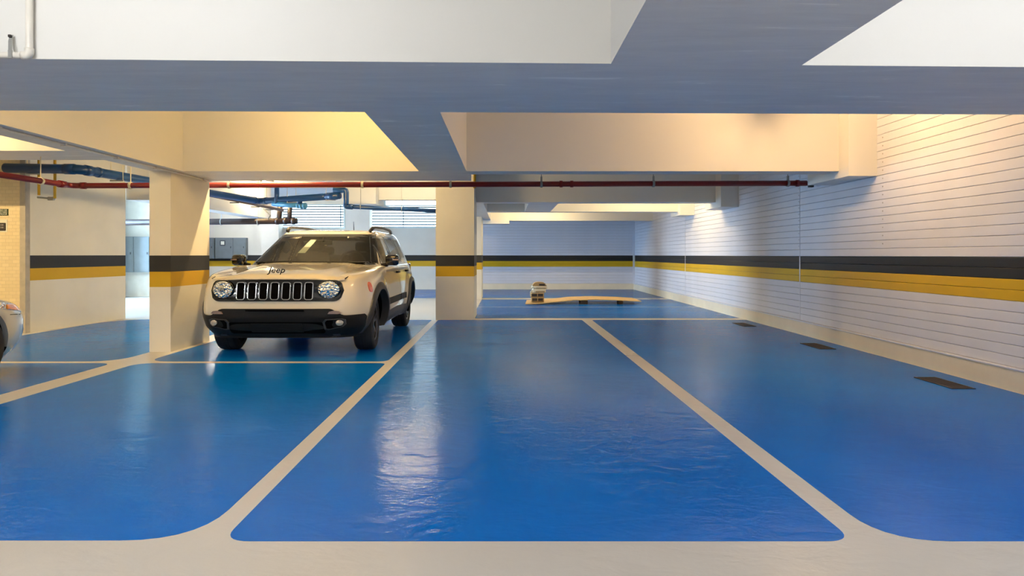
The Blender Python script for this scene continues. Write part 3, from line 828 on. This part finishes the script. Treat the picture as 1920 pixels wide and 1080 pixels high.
def ring(w, yf, yr, n, N):
    """superellipse outline, evenly spaced"""
    l = (yr-yf)/2; yc = (yr+yf)/2; D = []
    for k in range(N*8):
        a = 2*PI*k/(N*8)
        c, s = math.cos(a), math.sin(a)
        D.append((w*math.copysign(abs(c)**(2/n), c), yc + l*math.copysign(abs(s)**(2/n), s)))
    D.append(D[0]); L = [0]
    for a, b in zip(D, D[1:]): L.append(L[-1] + math.hypot(a[0]-b[0], a[1]-b[1]))
    out = []; j = 0
    for k in range(N):
        s = L[-1]*k/N
        while L[j+1] < s: j += 1
        t = (s-L[j])/max(1e-9, L[j+1]-L[j])
        out.append((D[j][0]+(D[j+1][0]-D[j][0])*t, D[j][1]+(D[j+1][1]-D[j][1])*t))
    return out
def shell(name, tab, n, N, material, parent, warp=None, skip=None, cap_bottom=True, m=3):
    rows = smooth_tab(tab, m); v = []; f = []
    for (z, w, yf, yr) in rows:
        for (x, y) in ring(w, yf, yr, n, N):
            p = (x, y, z); v.append(warp(*p) if warp else p)
    R = len(rows)
    for r in range(R-1):
        for k in range(N):
            q = (r*N+k, r*N+(k+1) % N, (r+1)*N+(k+1) % N, (r+1)*N+k)
            if skip:
                c = [sum(v[i][j] for i in q)/4 for j in range(3)]
                if skip(*c): continue
            f.append(q)
    c = len(v); top = v[(R-1)*N:R*N]
    v.append((sum(p[0] for p in top)/N, sum(p[1] for p in top)/N, sum(p[2] for p in top)/N))
    f += [((R-1)*N+k, (R-1)*N+(k+1) % N, c) for k in range(N)]
    if cap_bottom: f.append(tuple(range(N))[::-1])
    o = mk(name, v, f, material, parent)
    return autosmooth(o, 40)
def panel(name, fn, nu, nv, material, parent, t=.02, off=.006, smooth=True):
    """curved plate: fn(u, v, off) -> point; front skin plus skirt"""
    v = []; f = []
    for i in range(nu+1):
        for j in range(nv+1): v.append(fn(i/nu, j/nv, off))
    W = nv+1
    for i in range(nu):
        for j in range(nv): f.append((i*W+j, (i+1)*W+j, (i+1)*W+j+1, i*W+j+1))
    bord = [(i, 0) for i in range(nu)] + [(nu, j) for j in range(nv)] + [(i, nv) for i in range(nu, 0, -1)] + [(0, j) for j in range(nv, 0, -1)]
    b0 = len(v)
    for (i, j) in bord: v.append(fn(i/nu, j/nv, off-t))
    B = len(bord)
    for k in range(B):
        a = bord[k]; b = bord[(k+1) % B]
        f.append((a[0]*W+a[1], b[0]*W+b[1], b0+(k+1) % B, b0+k))
    o = mk(name, v, f, material, parent)
    return autosmooth(o, 40) if smooth else o
def cut_arches(o, spots, R, x0, x1, material):
    """cut wheel housings out of a closed shell"""
    cut = MB()
    for (y, z) in spots:
        for s in (-1, 1):
            cut.lathe_x([(0, x0*s), (R, x0*s), (R, x1*s), (0, x1*s)], 40, 0, y, z)
    c = cut.build('cutter', material, o.parent)
    bmx = bmesh.new(); bmx.from_mesh(c.data); bmesh.ops.remove_doubles(bmx, verts=bmx.verts, dist=1e-5); bmesh.ops.recalc_face_normals(bmx, faces=bmx.faces); bmx.to_mesh(c.data); bmx.free()
    md = o.modifiers.new('cut', 'BOOLEAN'); md.operation = 'DIFFERENCE'; md.object = c; md.solver = 'EXACT'
    try: md.material_mode = 'TRANSFER'
    except Exception: pass
    bpy.context.view_layer.update()
    dg = bpy.context.evaluated_depsgraph_get()
    me = bpy.data.meshes.new_from_object(o.evaluated_get(dg))
    o.modifiers.clear(); old = o.data; o.data = me
    bpy.data.objects.remove(c); bpy.data.meshes.remove(old)
    me.materials.clear(); me.materials.append(BODY_PAINT[0]); me.materials.append(material)
    for p in me.polygons:
        q = p.center; p.material_index = 0
        for (y, z) in spots:
            if math.hypot(q.y-y, q.z-z) < R+.0015 and abs(q.x) > x0-.002 and (abs(p.normal.x) < .2 or abs(abs(q.x)-x0) < .003): p.material_index = 1
    return autosmooth(o, 40)
def wheel(parent, x, y, R, side, wid=.115, steer=0.0, spokes=5):
    t = mk('wheel', [(0,0,0)], [], M['tyre'], parent)   # placeholder replaced below
    prof = [(R*.64, -wid*.86), (R*.72, -wid), (R*.90, -wid), (R*.975, -wid*.86), (R, -wid*.62), (R*.985, -wid*.36), (R*.985, -wid*.30), (R, -wid*.27), (R, -wid*.03), (R*.985, 0), (R, wid*.03), (R, wid*.27), (R*.985, wid*.30), (R*.985, wid*.36), (R, wid*.62), (R*.975, wid*.86), (R*.90, wid), (R*.72, wid), (R*.64, wid*.86), (R*.64, -wid*.86)]
    b = MB().lathe_x(prof, 48); old = t.data
    tmp = b.build('tyre', M['tyre']); t.data = tmp.data; bpy.data.objects.remove(tmp); bpy.data.meshes.remove(old)
    autosmooth(t, 30)
    t.location = (x, y, R); t.rotation_euler = (0, 0, steer)
    s = side
    rim = MB().lathe_x([(R*.655, -wid*.8*s), (R*.655, wid*.86*s), (R*.61, wid*.80*s), (R*.60, wid*.35*s), (0, wid*.3*s)], 40).build('rim_barrel', M['gloss_black'], t); autosmooth(rim, 30)
    sp = MB()
    sp.lathe_x([(R*.66, wid*.80*s), (R*.665, wid*.90*s), (R*.60, wid*.86*s), (R*.60, wid*.7*s), (R*.66, wid*.80*s)], 40)
    sp.lathe_x([(0, wid*.74*s), (R*.12, wid*.74*s), (R*.17, wid*.66*s), (R*.17, wid*.4*s)], 20)
    for k in range(spokes):
        for da in (-.13, .13):
            a = 2*PI*k/spokes + .3
            c, q = math.cos(a+da*.5), math.sin(a+da*.5); c2, q2 = math.cos(a+da*1.5), math.sin(a+da*1.5)
            pt = []
            for (cc, qq, rr, hw) in ((c, q, R*.12, R*.045), (c2, q2, R*.62, R*.05)):
                for sg_ in (-1, 1): pt.append((rr*cc - sg_*hw*qq, rr*qq + sg_*hw*cc))
            (a0, a1, b0, b1) = pt
            xs0, xs1 = wid*.70*s, wid*.45*s; xe0, xe1 = wid*.80*s, wid*.55*s
            sp.add([(xs0, *a0), (xs0, *a1), (xe0, *b1), (xe0, *b0), (xs1, *a0), (xs1, *a1), (xe1, *b1), (xe1, *b0)],
                   [(0,1,2,3),(4,7,6,5),(0,4,5,1),(1,5,6,2),(2,6,7,3),(3,7,4,0)])
    autosmooth(sp.build('alloy_spokes', M['alu'], t), 30)
    return t
def sm(a, b, t):
    t = max(0.0, min(1.0, (t-a)/(b-a))); return t*t*(3-2*t)

# ---------------- off-road style car -------------------------------------------------
JX, JD, JYAW = -2.455, 7.62, math.radians(0.0)
car = thing('car', 'white boxy off-road style car with black seven-slot grille', 'car', (JX, JD, 0), JYAW)
WB = 2.48; RW = .32
low = [(.235, .88, -.63, 3.10), (.33, .925, -.72, 3.19), (.45, .95, -.775, 3.25), (.56, .957, -.79, 3.27), (.66, .952, -.785, 3.27), (.74, .945, -.77, 3.26),
       (.80, .93, -.75, 3.24), (.832, .912, -.72, 3.22), (.850, .875, -.66, 3.18), (.856, .80, -.55, 3.1), (.857, .55, -.1, 2.8)]
NL = 6.5
def rise(y): return .135*max(0.0, min(1.0, (y+.77)/1.2))**.62
def lowwarp(x, y, z):
    k = sm(.66, .85, z)
    z2 = z + rise(y)*k
    bulge = 0.0
    for yc in (0.0, WB):
        r = math.hypot(y-yc, z2-RW)
        bulge = max(bulge, sm(.66, .46, r) if r > .30 else 0)
    x2 = x + math.copysign(.028*bulge*sm(.80, .92, abs(x)), x)
    return (x2, y, z2)
def zlow(z, y):
    """inverse of the rise: find the table height for a true height"""
    a = z
    for _ in range(12): a = z - rise(y)*sm(.66, .85, a)
    return a
def LF(x, z, off): # point on the nose
    return (x, front_y(low, x, z, NL) - off, z)
def LS(y, z, s, off):
    zt = zlow(z, y); x = side_x(low, y, zt, NL)
    p = lowwarp(x, y, zt)
    return (s*(p[0]+off), y, z)
BODY_PAINT = [M['paint']]
body = shell('body', low, NL, 150, M['paint'], car, lowwarp)
cut_arches(body, [(0, RW), (WB, RW)], .405, .48, 1.3, M['deep'])
# hood
def hoodw(v): return .715 + .12*v
def hoodz(x, y):
    v = (y+.765)/1.20
    z = .850 + rise(y)*1.05 + .014 - .02*(1-sm(0, .06, v))
    q = abs(x)/hoodw(v)
    return z - .03*q**4 + .016*sm(.66, .50, abs(x)/.84 - .05*v)
def hood_fn(u, v, off):
    x = (2*u-1)*hoodw(v)
    yf = front_y(low, x, .80, NL) - .010
    y = yf + (.46-yf)*v + .05*(abs(x)/.84)**2*v
    return (x, y - (.0 if off > 0 else 0), hoodz(x, y) + off)
panel('hood', hood_fn, 40, 26, M['paint'], car, .014, .004)
for s in (-1, 1):
    MB().tube([hood_fn(.5+.502*s, k/16, .004) for k in range(17)], .005, 6).build('hood_seam', M['deep'], car)
rot = Matrix.Translation((-.03, -.665, hoodz(0, -.665)+.042)) @ Matrix.Rotation(math.radians(58), 4, 'X')
text_mesh('badge_lettering', 'Jeep', .105, M['deep'], car, rot, .003, 'CENTER', .12, 1.0)
for x in (-.22, .26): MB().box((x-.02, .33, hoodz(x, .35)), (x+.02, .36, hoodz(x, .35)+.014), .004).build('washer_jet', M['cladding'], car)

# grille panel
def gtop(x): return .842 - .004*(abs(x)/.7)**2
GH = .715
def gr_fn(u, v, off):
    x = (2*u-1)*GH
    e = max(0.0, (abs(x)-(GH-.11))/.11); e = min(1, e)
    zc = .738; ht = .113*math.sqrt(max(0, 1-e**2.4)) + .001
    z = zc - ht + 2*ht*v
    if z > zc: z = zc + (z-zc)*(1.0)
    return (x, front_y(low, x, min(z, .765), NL) - off, z)
grille = panel('grille_panel', gr_fn, 60, 8, M['gloss_black'], car, .03, .010)
def rrect(cx, cz, w, h, r, seg=4):
    out = []
    for (sx, sz, a0) in ((1, 1, 0), (-1, 1, PI/2), (-1, -1, PI), (1, -1, 1.5*PI)):
        for k in range(seg+1):
            a = a0 + PI/2*k/seg
            out.append((cx + sx*(w/2-r) + r*math.cos(a), cz + sz*(h/2-r) + r*math.sin(a)))
    return out
def on_front(loop, off): return [(x, front_y(low, x, min(z, .765), NL) - off, z) for (x, z) in loop]
for k in range(7):
    x = -.387 + k*.121 + .018
    o_, i_ = rrect(x, .736, .094, .190, .026), rrect(x, .736, .078, .174, .02)
    A = on_front(o_, .010); B = on_front(o_, .028); C = on_front(i_, .028); D = on_front(i_, .011); n = len(o_)
    v = A+B+C+D; f = []
    for q in range(n):
        r = (q+1) % n
        f += [(q, r, n+r, n+q), (n+q, n+r, 2*n+r, 2*n+q), (2*n+q, 2*n+r, 3*n+r, 3*n+q)]
    fr = mk('slot_frame', v, f, M['chrome'], grille)
    mk('slot_opening', on_front(i_, .0175), [tuple(range(n))], M['deep'], grille)
# headlamps
for s in (-1, 1):
    cx, cz, rx, rz = s*.566, .750, .110, .092
    xs = cx
    yb = front_y(low, xs, cz, NL)
    tilt = (front_y(low, abs(xs)+.08, cz, NL) - front_y(low, abs(xs)-.08, cz, NL))/.16*s
    def lampring(r, off, n=36):
        return [(cx + rx*r*math.cos(2*PI*k/n), yb + tilt*rx*r*math.cos(2*PI*k/n) - off, cz + rz*r*math.sin(2*PI*k/n)) for k in range(n)]
    hl = thing('headlamp', None, None); hl.parent = car
    def disc(rows, name, m):
        n = 36; v = []; f = []
        for (r, off) in rows: v += lampring(max(r, .001), off)
        for a in range(len(rows)-1):
            for k in range(n): f.append((a*n+k, a*n+(k+1) % n, (a+1)*n+(k+1) % n, (a+1)*n+k))
        f.append(tuple(range((len(rows)-1)*n, len(rows)*n)))
        return autosmooth(mk(name, v, f, m, hl), 40)
    disc([(1.13, .008), (1.11, .020), (1.04, .026), (1.0, .02)], 'bezel', M['gloss_black'])
    disc([(1.0, .022), (.97, .036), (.8, .044), (.5, .05), (.2, .052), (.05, .053)], 'reflector', M['lamp_refl'])
    disc([(.24, .053), (.22, .060), (.1, .062)], 'bulb_cap', M['chrome'])
# lower bumper cladding (wraps to the arches)
def outline_front(z, y_end=-.40, N=60):
    w, yf, yr = interp(low, z); P = []
    xe = side_x(low, y_end, z, NL)
    xs = [xe*math.sin(PI/2*(k/N)) for k in range(N+1)]
    P = [(x, front_y(low, x, z, NL)) for x in xs if front_y(low, x, z, NL) < y_end] + [(xe, y_end)]
    L = [0]
    for a, b in zip(P, P[1:]): L.append(L[-1]+math.hypot(a[0]-b[0], a[1]-b[1]))
    return P, L
_oc = {}
def wrap_pt(u, z):
    key = round(z, 4)
    if key not in _oc: _oc[key] = outline_front(z)
    P, L = _oc[key]; s = abs(u)*L[-1]; j = 0
    while j < len(L)-2 and L[j+1] < s: j += 1
    t = (s-L[j])/max(1e-9, L[j+1]-L[j])
    x = P[j][0]+(P[j+1][0]-P[j][0])*t; y = P[j][1]+(P[j+1][1]-P[j][1])*t
    tx, ty = P[j+1][0]-P[j][0], P[j+1][1]-P[j][1]; q = math.hypot(tx, ty) or 1
    return (math.copysign(x, u), y, math.copysign(ty/q, u), -tx/q)
def btop(u):
    a = abs(u); return .545 - .075*sm(.50, .66, a)
def bump_fn(u, v, off):
    uu = 2*u-1; z = .215 + (btop(uu)-.215)*v
    zz = round(z, 3); x, y, nx, ny = wrap_pt(uu, zz)
    extra = .016*math.sin(PI*min(1, v*1.0))
    return (x + nx*(off+extra), y + ny*(off+extra), z)
bumper = panel('bumper', bump_fn, 90, 14, M['cladding'], car, .05, .014)
def bump_loop(loop, off):
    """outline on the bumper skin, given as (x, z) seen from the front"""
    out = []
    for (x, z) in loop: out.append((x, front_y(low, x, z, NL) - off, z))
    return out
def plate(name, loop, off0, off1, m, parent, inset=0.0):
    A = bump_loop(loop, off0); B = bump_loop(loop, off1); n = len(loop)
    f = [(k, (k+1) % n, n+(k+1) % n, n+k) for k in range(n)] + [tuple(range(n, 2*n))]
    return mk(name, A+B, f, m, parent)
plate('lower_intake', rrect(0, .335, 1.02, .13, .03), .01, .036, M['deep'], bumper)
plate('plate_holder', rrect(0.0, .335, .56, .10, .012), .02, .044, M['cladding'], bumper)
plate('lip', rrect(0, .248, 1.30, .022, .008), .01, .042, M['flare'], bumper)
plate('upper_vent', rrect(0, .528, .62, .016, .006), .01, .040, M['deep'], bumper)
for s in (-1, 1):
    lo = [(s*.50, .40), (s*.53, .432), (s*.70, .438), (s*.735, .425), (s*.735, .375), (s*.70, .345), (s*.55, .312), (s*.512, .318)]
    def sub(loop, k):
        mx = sum(p[0] for p in loop)/len(loop); mz = sum(p[1] for p in loop)/len(loop)
        return [(mx+(x-mx)*k, mz+(z-mz)*k) for x, z in loop]
    li = sub(lo, .82); n = len(lo)
    A = bump_loop(lo, .012); B = bump_loop(lo, .046); C = bump_loop(li, .046); D = bump_loop(li, .034)
    f = []
    for q in range(n):
        r = (q+1) % n; f += [(q, r, n+r, n+q), (n+q, n+r, 2*n+r, 2*n+q), (2*n+q, 2*n+r, 3*n+r, 3*n+q)]
    fb = mk('fog_lamp_frame', A+B+C+D, f, M['flare'], bumper)
    mk('fog_recess', bump_loop(li, .036), [tuple(range(n))], M['deep'], bumper)
    cx, cz = s*.675, .393; y0 = front_y(low, cx, cz, NL)
    v = []; f = []; n = 20
    for (r, o_) in ((.036, .036), (.035, .05), (.022, .056), (.004, .058)):
        v += [(cx+r*1.08*math.cos(2*PI*k/n), y0+.35*s*r*math.cos(2*PI*k/n)-o_, cz+r*.92*math.sin(2*PI*k/n)) for k in range(n)]
    for a in range(3):
        for k in range(n): f.append((a*n+k, a*n+(k+1) % n, (a+1)*n+(k+1) % n, (a+1)*n+k))
    f.append(tuple(range(3*n, 4*n)))
    autosmooth(mk('fog_lamp', v, f, M['fog'], bumper), 50)
    plate('turn_lamp', [(s*.56, .490), (s*.575, .515), (s*.62, .526), (s*.67, .520), (s*.70, .494), (s*.66, .488)], .01, .040, M['drl'], bumper)
    # fender marker
    def mk_fn(u, v, off, s=s):
        y = -.405 + .075*u; z = .70 + .115*v
        a = abs(2*v-1); y = -.3675 + (y+.3675)*math.sqrt(max(.05, 1-a**4))
        return LS(y, z, s, off)
    panel('side_marker', mk_fn, 6, 10, M['amber'], car, .02, .008)
    # arch flares
    for yc in (0.0, WB):
        def fl_fn(u, v, off, s=s, yc=yc):
            a = math.radians(-12 + 204*u); r = .396 + .084*v
            y = yc - r*math.cos(a)*1.0; z = RW + r*math.sin(a)
            z = max(z, .235)
            p = LS(y, max(z, .24), s, off + .018*math.sin(PI*min(1, .25+v*.75)))
            return p
        panel('wheel_arch_flare', fl_fn, 40, 5, M['flare'], car, .09, .012)
    # sill, moulding, doors
    panel('sill_cladding', lambda u, v, off, s=s: LS(.47+1.52*u, .242+.15*v + .02*math.sin(PI*u), s, off + .008*math.sin(PI*v)), 24, 6, M['flare'], car, .03, .012)
    def dlo(y, yc=WB):
        q = .50*.50-(y-yc)**2
        return max(.40, RW+math.sqrt(q) if q > 0 else 0)
    panel('front_door', lambda u, v, off, s=s: (lambda y: LS(y, .40+(.965-.40)*v, s, off))(.52+.96*u), 20, 14, M['paint'], car, .03, .006)
    panel('rear_door', lambda u, v, off, s=s: (lambda y: LS(y, dlo(y)+(.965-dlo(y))*v, s, off))(1.495+.80*u), 20, 14, M['paint'], car, .03, .006)
    panel('door_moulding', lambda u, v, off, s=s: LS(.53+.94*u, .485+.085*v, s, off), 16, 4, M['cladding'], car, .02, .016)
    panel('door_moulding', lambda u, v, off, s=s: LS(1.505+.43*u, .485+.085*v, s, off), 10, 4, M['cladding'], car, .02, .016)
    for yh in (1.27, 2.06):
        p0 = LS(yh, .885, s, .028); p1 = LS(yh+.16, .885, s, .028)
        hd = MB().tube([LS(yh-.015, .885, s, .004), p0, p1, LS(yh+.175, .885, s, .004)], .014, 8).build('door_handle', M['cladding'], car, True)
    wheel(car, s*.80, 0, RW, s, .113, math.radians(4)); wheel(car, s*.80, WB, RW, s, .113)
# rear bumper cladding
def rb_fn(u, v, off):
    x = (2*u-1)*.93; z = .235 + .24*v
    w, yf, yr = interp(low, z); yc = (yf+yr)/2; l = (yr-yf)/2; q = min(.985, abs(x)/w)
    return (x, yc + l*(1-q**NL)**(1/NL) + off, z)
panel('rear_bumper', rb_fn, 40, 6, M['cladding'], car, .04, .012)

# greenhouse
gh = [(.93, .872, .33, 3.22), (.985, .868, .40, 3.225), (1.05, .842, .53, 3.22), (1.15, .80, .715, 3.20), (1.25, .757, .89, 3.17), (1.34, .715, 1.05, 3.13),
      (1.395, .685, 1.15, 3.10), (1.430, .655, 1.225, 3.06), (1.455, .61, 1.34, 3.0), (1.475, .50, 1.55, 2.85), (1.484, .30, 1.85, 2.55)]
NG = 6.5
def GF(x, z, off): return (x, front_y(gh, x, z, NG) - off*.8, z + off*.6)
def GS(y, z, s, off): return (s*(side_x(gh, y, z, NG)+off), y, z + off*.3)
WZ0, WZ1 = 1.0, 1.392
def ws_hw(z): return .812 + (.632-.812)*(z-WZ0)/(WZ1-WZ0)
wins = [  # (name, list of (y at bottom, y at top) front edge / rear edge, z0, z1)
    ('front_side_window', (.80, 1.07), (1.475, 1.475), 1.005, 1.365),
    ('rear_side_window', (1.54, 1.54), (2.20, 2.16), 1.01, 1.365),
    ('quarter_window', (2.27, 2.24), (2.66, 2.56), 1.06, 1.36)]
def in_win(x, y, z):
    w, yf, yr = interp(gh, min(z, 1.45))
    if WZ0+.02 < z < WZ1-.015 and y < (yf+yr)/2 and abs(x) < ws_hw(z)-.02 and y < yf+.42: 
        if abs(x) < .93*w: return True
    if abs(x) > .86*w:
        for nm, a, b, z0, z1 in wins:
            if z0+.012 < z < z1-.012:
                t = (z-z0)/(z1-z0)
                if a[0]+(a[1]-a[0])*t+.012 < y < b[0]+(b[1]-b[0])*t-.012: return True
    if y > yr-.25 and abs(x) < .55 and 1.08 < z < 1.36: return True
    return False
cabin = shell('cabin', gh, NG, 240, M['paint'], car, None, in_win, False, 5)
ins = .03
ghi = [(z-(.02 if z > 1.4 else 0), w-ins, yf+ins*1.3, yr-ins) for (z, w, yf, yr) in gh]
shell('cabin_lining', ghi, NG, 160, M['interior'], car, None, in_win, False, 4)
def ws_fn(u, v, off):
    z = WZ0 + (WZ1-WZ0)*v; return GF((2*u-1)*ws_hw(z), z, off)
n_u, n_v = 40, 12
v = [ws_fn(i/n_u, j/n_v, .004) for i in range(n_u+1) for j in range(n_v+1)]
f = [(i*(n_v+1)+j, (i+1)*(n_v+1)+j, (i+1)*(n_v+1)+j+1, i*(n_v+1)+j+1) for i in range(n_u) for j in range(n_v)]
ws = mk('windscreen', v, f, M['glass_ws'], car, True)
# black border of the windscreen
def border(name, fn, us, vs, m, parent, n=40, off=.006):
    (u0, u1), (v0, v1) = us, vs
    P = [(k/n, 0) for k in range(n)] + [(1, k/n) for k in range(n)] + [(1-k/n, 1) for k in range(n)] + [(0, 1-k/n) for k in range(n)]
    o_ = [fn(-.012+1.024*a, -.02+1.045*b, off) for a, b in P]
    i_ = [fn(u0+(u1-u0)*a, v0+(v1-v0)*b, off) for a, b in P]
    ob = [fn(-.012+1.024*a, -.02+1.045*b, off-.02) for a, b in P]
    N = len(P); f = []
    for k in range(N):
        r = (k+1) % N; f += [(k, r, N+r, N+k), (k, 2*N+k, 2*N+r, r)]
    return mk(name, o_+i_+ob, f, m, parent)
border('windscreen_border', ws_fn, (.045, .955), (.085, .93), M['gloss_black'], ws)
MB().tube([ws_fn(.06, .03, .02), ws_fn(.3, .05, .025), ws_fn(.56, .035, .02)], .009, 6).build('wiper', M['cladding'], ws)
MB().tube([ws_fn(.50, .05, .02), ws_fn(.75, .035, .025), ws_fn(.92, .03, .02)], .009, 6).build('wiper', M['cladding'], ws)
refl_quad = [ws_fn(u_, v_, .0065) for u_, v_ in ((.335, .36), (.40, .36), (.43, .82), (.37, .82))]
mk('windscreen_reflection', refl_quad, [(0, 1, 2, 3)], M['ws_reflection'], ws)  # pale quad painted as the reflecting strip in the windscreen
for s in (-1, 1):
    for nm, a, b, z0, z1 in wins:
        def wfn(u, v, off, s=s, a=a, b=b, z0=z0, z1=z1):
            z = z0+(z1-z0)*v; ya = a[0]+(a[1]-a[0])*v; yb = b[0]+(b[1]-b[0])*v
            return GS(ya+(yb-ya)*u, z, s, off)
        v = [wfn(i/12, j/10, .003) for i in range(13) for j in range(11)]
        f = [(i*11+j, (i+1)*11+j, (i+1)*11+j+1, i*11+j+1) for i in range(12) for j in range(10)]
        w_ = mk(nm, v, f, M['glass_side'], car, True)
        border('window_seal', wfn, (.045, .955), (.05, .95), M['gloss_black'], w_, 16, .005)
    # roof rail
    rl = [(s*.575, 1.28, 1.452), (s*.585, 1.36, 1.492), (s*.595, 1.5, 1.512), (s*.60, 2.1, 1.524), (s*.595, 2.65, 1.508), (s*.585, 2.80, 1.486), (s*.575, 2.88, 1.450)]
    MB().tube(rl, [.026, .024, .02, .02, .02, .024, .026], 10).build('roof_rail', M['flare'], car, True)
    # mirror
    mx = MB(); mx.box((min(s*.905, s*1.075), .60, .985), (max(s*.905, s*1.075), .72, 1.125), .035)
    mr = mx.build('door_mirror', M['gloss_black'], car, True)
    MB().tube([(s*.85, .66, .985), (s*.93, .66, 1.0)], .028, 8).build('mirror_arm', M['cladding'], mr, True)
    MB().box((min(s*1.0, s*1.078), .597, 1.05), (max(s*1.0, s*1.078), .612, 1.066), .003).build('mirror_repeater', M['drl'], mr)
    # tail lamp edge
    MB().box((min(s*.66, s*.85), 3.12, .80), (max(s*.66, s*.85), 3.235, .98), .02).build('tail_lamp', M['tail'], car)
# rear window glass
def rw(u, v, off):
    z = 1.07+.30*v; x = (2*u-1)*.57; w, yf, yr = interp(gh, z); q = abs(x)/w
    return (x, (yf+yr)/2 + (yr-yf)/2*(1-q**NG)**(1/NG) + off, z)
v = [rw(i/12, j/6, .003) for i in range(13) for j in range(7)]
f = [(i*7+j, (i+1)*7+j, (i+1)*7+j+1, i*7+j+1) for i in range(12) for j in range(6)]
mk('rear_window', v, f, M['glass_side'], car, True)
MB().tube([(.02, 2.66, 1.478), (-.02, 2.80, 1.66)], [.007, .004], 6).build('antenna', M['cladding'], car)
# interior
dash = MB().box((-.78, .62, .78), (.78, .98, .985), .04).build('dashboard', M['seat'], car, True)
MB().box((-.8, .9, .42), (.8, 2.9, .5)).build('cabin_floor', M['seat'], car)
for s in (-1, 1):
    st = MB().box((s*.38-.24, 1.32, .48), (s*.38+.24, 1.85, .68), .05).box((s*.38-.23, 1.72, .6), (s*.38+.23, 1.90, 1.16), .06).build('front_seat', M['seat'], car, True)
    MB().box((s*.38-.14, 1.76, 1.17), (s*.38+.14, 1.86, 1.31), .04).build('headrest', M['seat'], st, True)
rs = MB().box((-.66, 2.42, .6), (.66, 2.6, 1.12), .06).build('rear_seat', M['seat'], car, True)
for x in (-.38, .38): MB().box((x-.13, 2.44, 1.12), (x+.13, 2.54, 1.25), .04).build('headrest', M['seat'], rs, True)
th = [(s_*0+.38+.18*math.cos(2*PI*k/24), 1.08-.04*math.sin(2*PI*k/24), 1.0+.17*math.sin(2*PI*k/24)) for s_ in (1,) for k in range(24)]
MB().tube(th, .016, 8, closed=True).build('steering_wheel', M['seat'], car, True)
MB().tube([(0, 1.02, 1.36), (0, .98, 1.31)], .008, 6).build('inner_mirror_stem', M['seat'], car)
MB().box((-.12, .99, 1.255), (.12, 1.02, 1.32), .012).build('inner_mirror', M['seat'], car, True)

# ---------------- silver car at the left edge -----------------------------------------
SX, SD = -5.42, 5.55
c2 = thing('car', 'silver car cut off by the left edge, amber lamp at its nose', 'car', (SX, SD, 0), PI)
l2 = [(.16, .80, -.60, 3.15), (.26, .845, -.72, 3.22), (.38, .862, -.775, 3.27), (.50, .868, -.775, 3.28), (.58, .866, -.74, 3.27), (.64, .858, -.66, 3.25), (.675, .84, -.52, 3.22), (.69, .80, -.35, 3.15), (.695, .5, .2, 2.8)]
N2 = 7.0
def rise2(y): return .22*sm(-.9, 1.3, y)
def warp2(x, y, z):
    k = sm(.45, .68, z); return (x, y, z + rise2(y)*k)
BODY_PAINT[0] = M['paint2']
b2_ = shell('body', l2, N2, 140, M['paint2'], c2, warp2)
R2 = .305
cut_arches(b2_, [(0, R2), (2.5, R2)], .36, .45, 1.3, M['deep'])
g2 = [(.80, .82, .55, 3.0), (.92, .80, .72, 2.95), (1.05, .745, 1.0, 2.78), (1.2, .68, 1.3, 2.55), (1.30, .63, 1.5, 2.4), (1.345, .57, 1.65, 2.25), (1.37, .45, 1.8, 2.1), (1.378, .2, 1.9, 2.0)]
shell('cabin', g2, 4.5, 120, M['gloss_black'], c2, None, None, False, 4)
gr_ = [(z+.004, w-.01, yf+.06, yr-.06) for (z, w, yf, yr) in g2 if z > 1.25]
shell('roof', gr_, 4.5, 100, M['paint2'], c2, None, None, False, 4)
def S2(y, z, s, off):
    a = z
    for _ in range(12): a = z - rise2(y)*sm(.45, .68, a)
    return (s*(side_x(l2, y, a, N2)+off), y, z)
for s in (-1, 1):
    for yy in (0, 2.5): wheel(c2, s*.755, yy, R2, s, .10)
    for (yt, yb) in ((1.62, .78), (1.72, 1.70), (2.2, 2.75)):
        MB().tube([(s*(side_x(g2, yb, .93, 4.5)+.004), yb, .93), (s*(side_x(g2, yt, 1.31, 4.5)+.004), yt, 1.31)], .022, 8).build('pillar', M['paint2'], c2, True)
    def hl_fn(u, v, off, s=s):
        y = -.66 + .42*u; z = .565 + .05*u + (.105-.05*u)*v + rise2(y)*.45
        return S2(y, z, s, off)
    hl = panel('headlamp', hl_fn, 12, 6, M['lamp_refl'], c2, .02, .006)
    panel('turn_lens', lambda u, v, off, s=s: hl_fn(.26+.50*u, .08+.62*v, off, s), 8, 4, M['amber2'], hl, .01, .010)
    panel('arch_lip', lambda u, v, off, s=s: S2(-(.350+.03*v)*math.cos(math.radians(-5+190*u)), max(.17, R2+(.350+.03*v)*math.sin(math.radians(-5+190*u))), s, off), 30, 2, M['paint2'], c2, .05, .006)
    panel('bumper_seam', lambda u, v, off, s=s: S2(-.37-.30*u, .565+.006*v-.02*u, s, off), 10, 1, M['deep'], c2, .01, .002)
    MB().box((min(s*.80, s*1.0), .95, .88), (max(s*.80, s*1.0), 1.05, 1.0), .03).build('door_mirror', M['paint2'], c2, True)
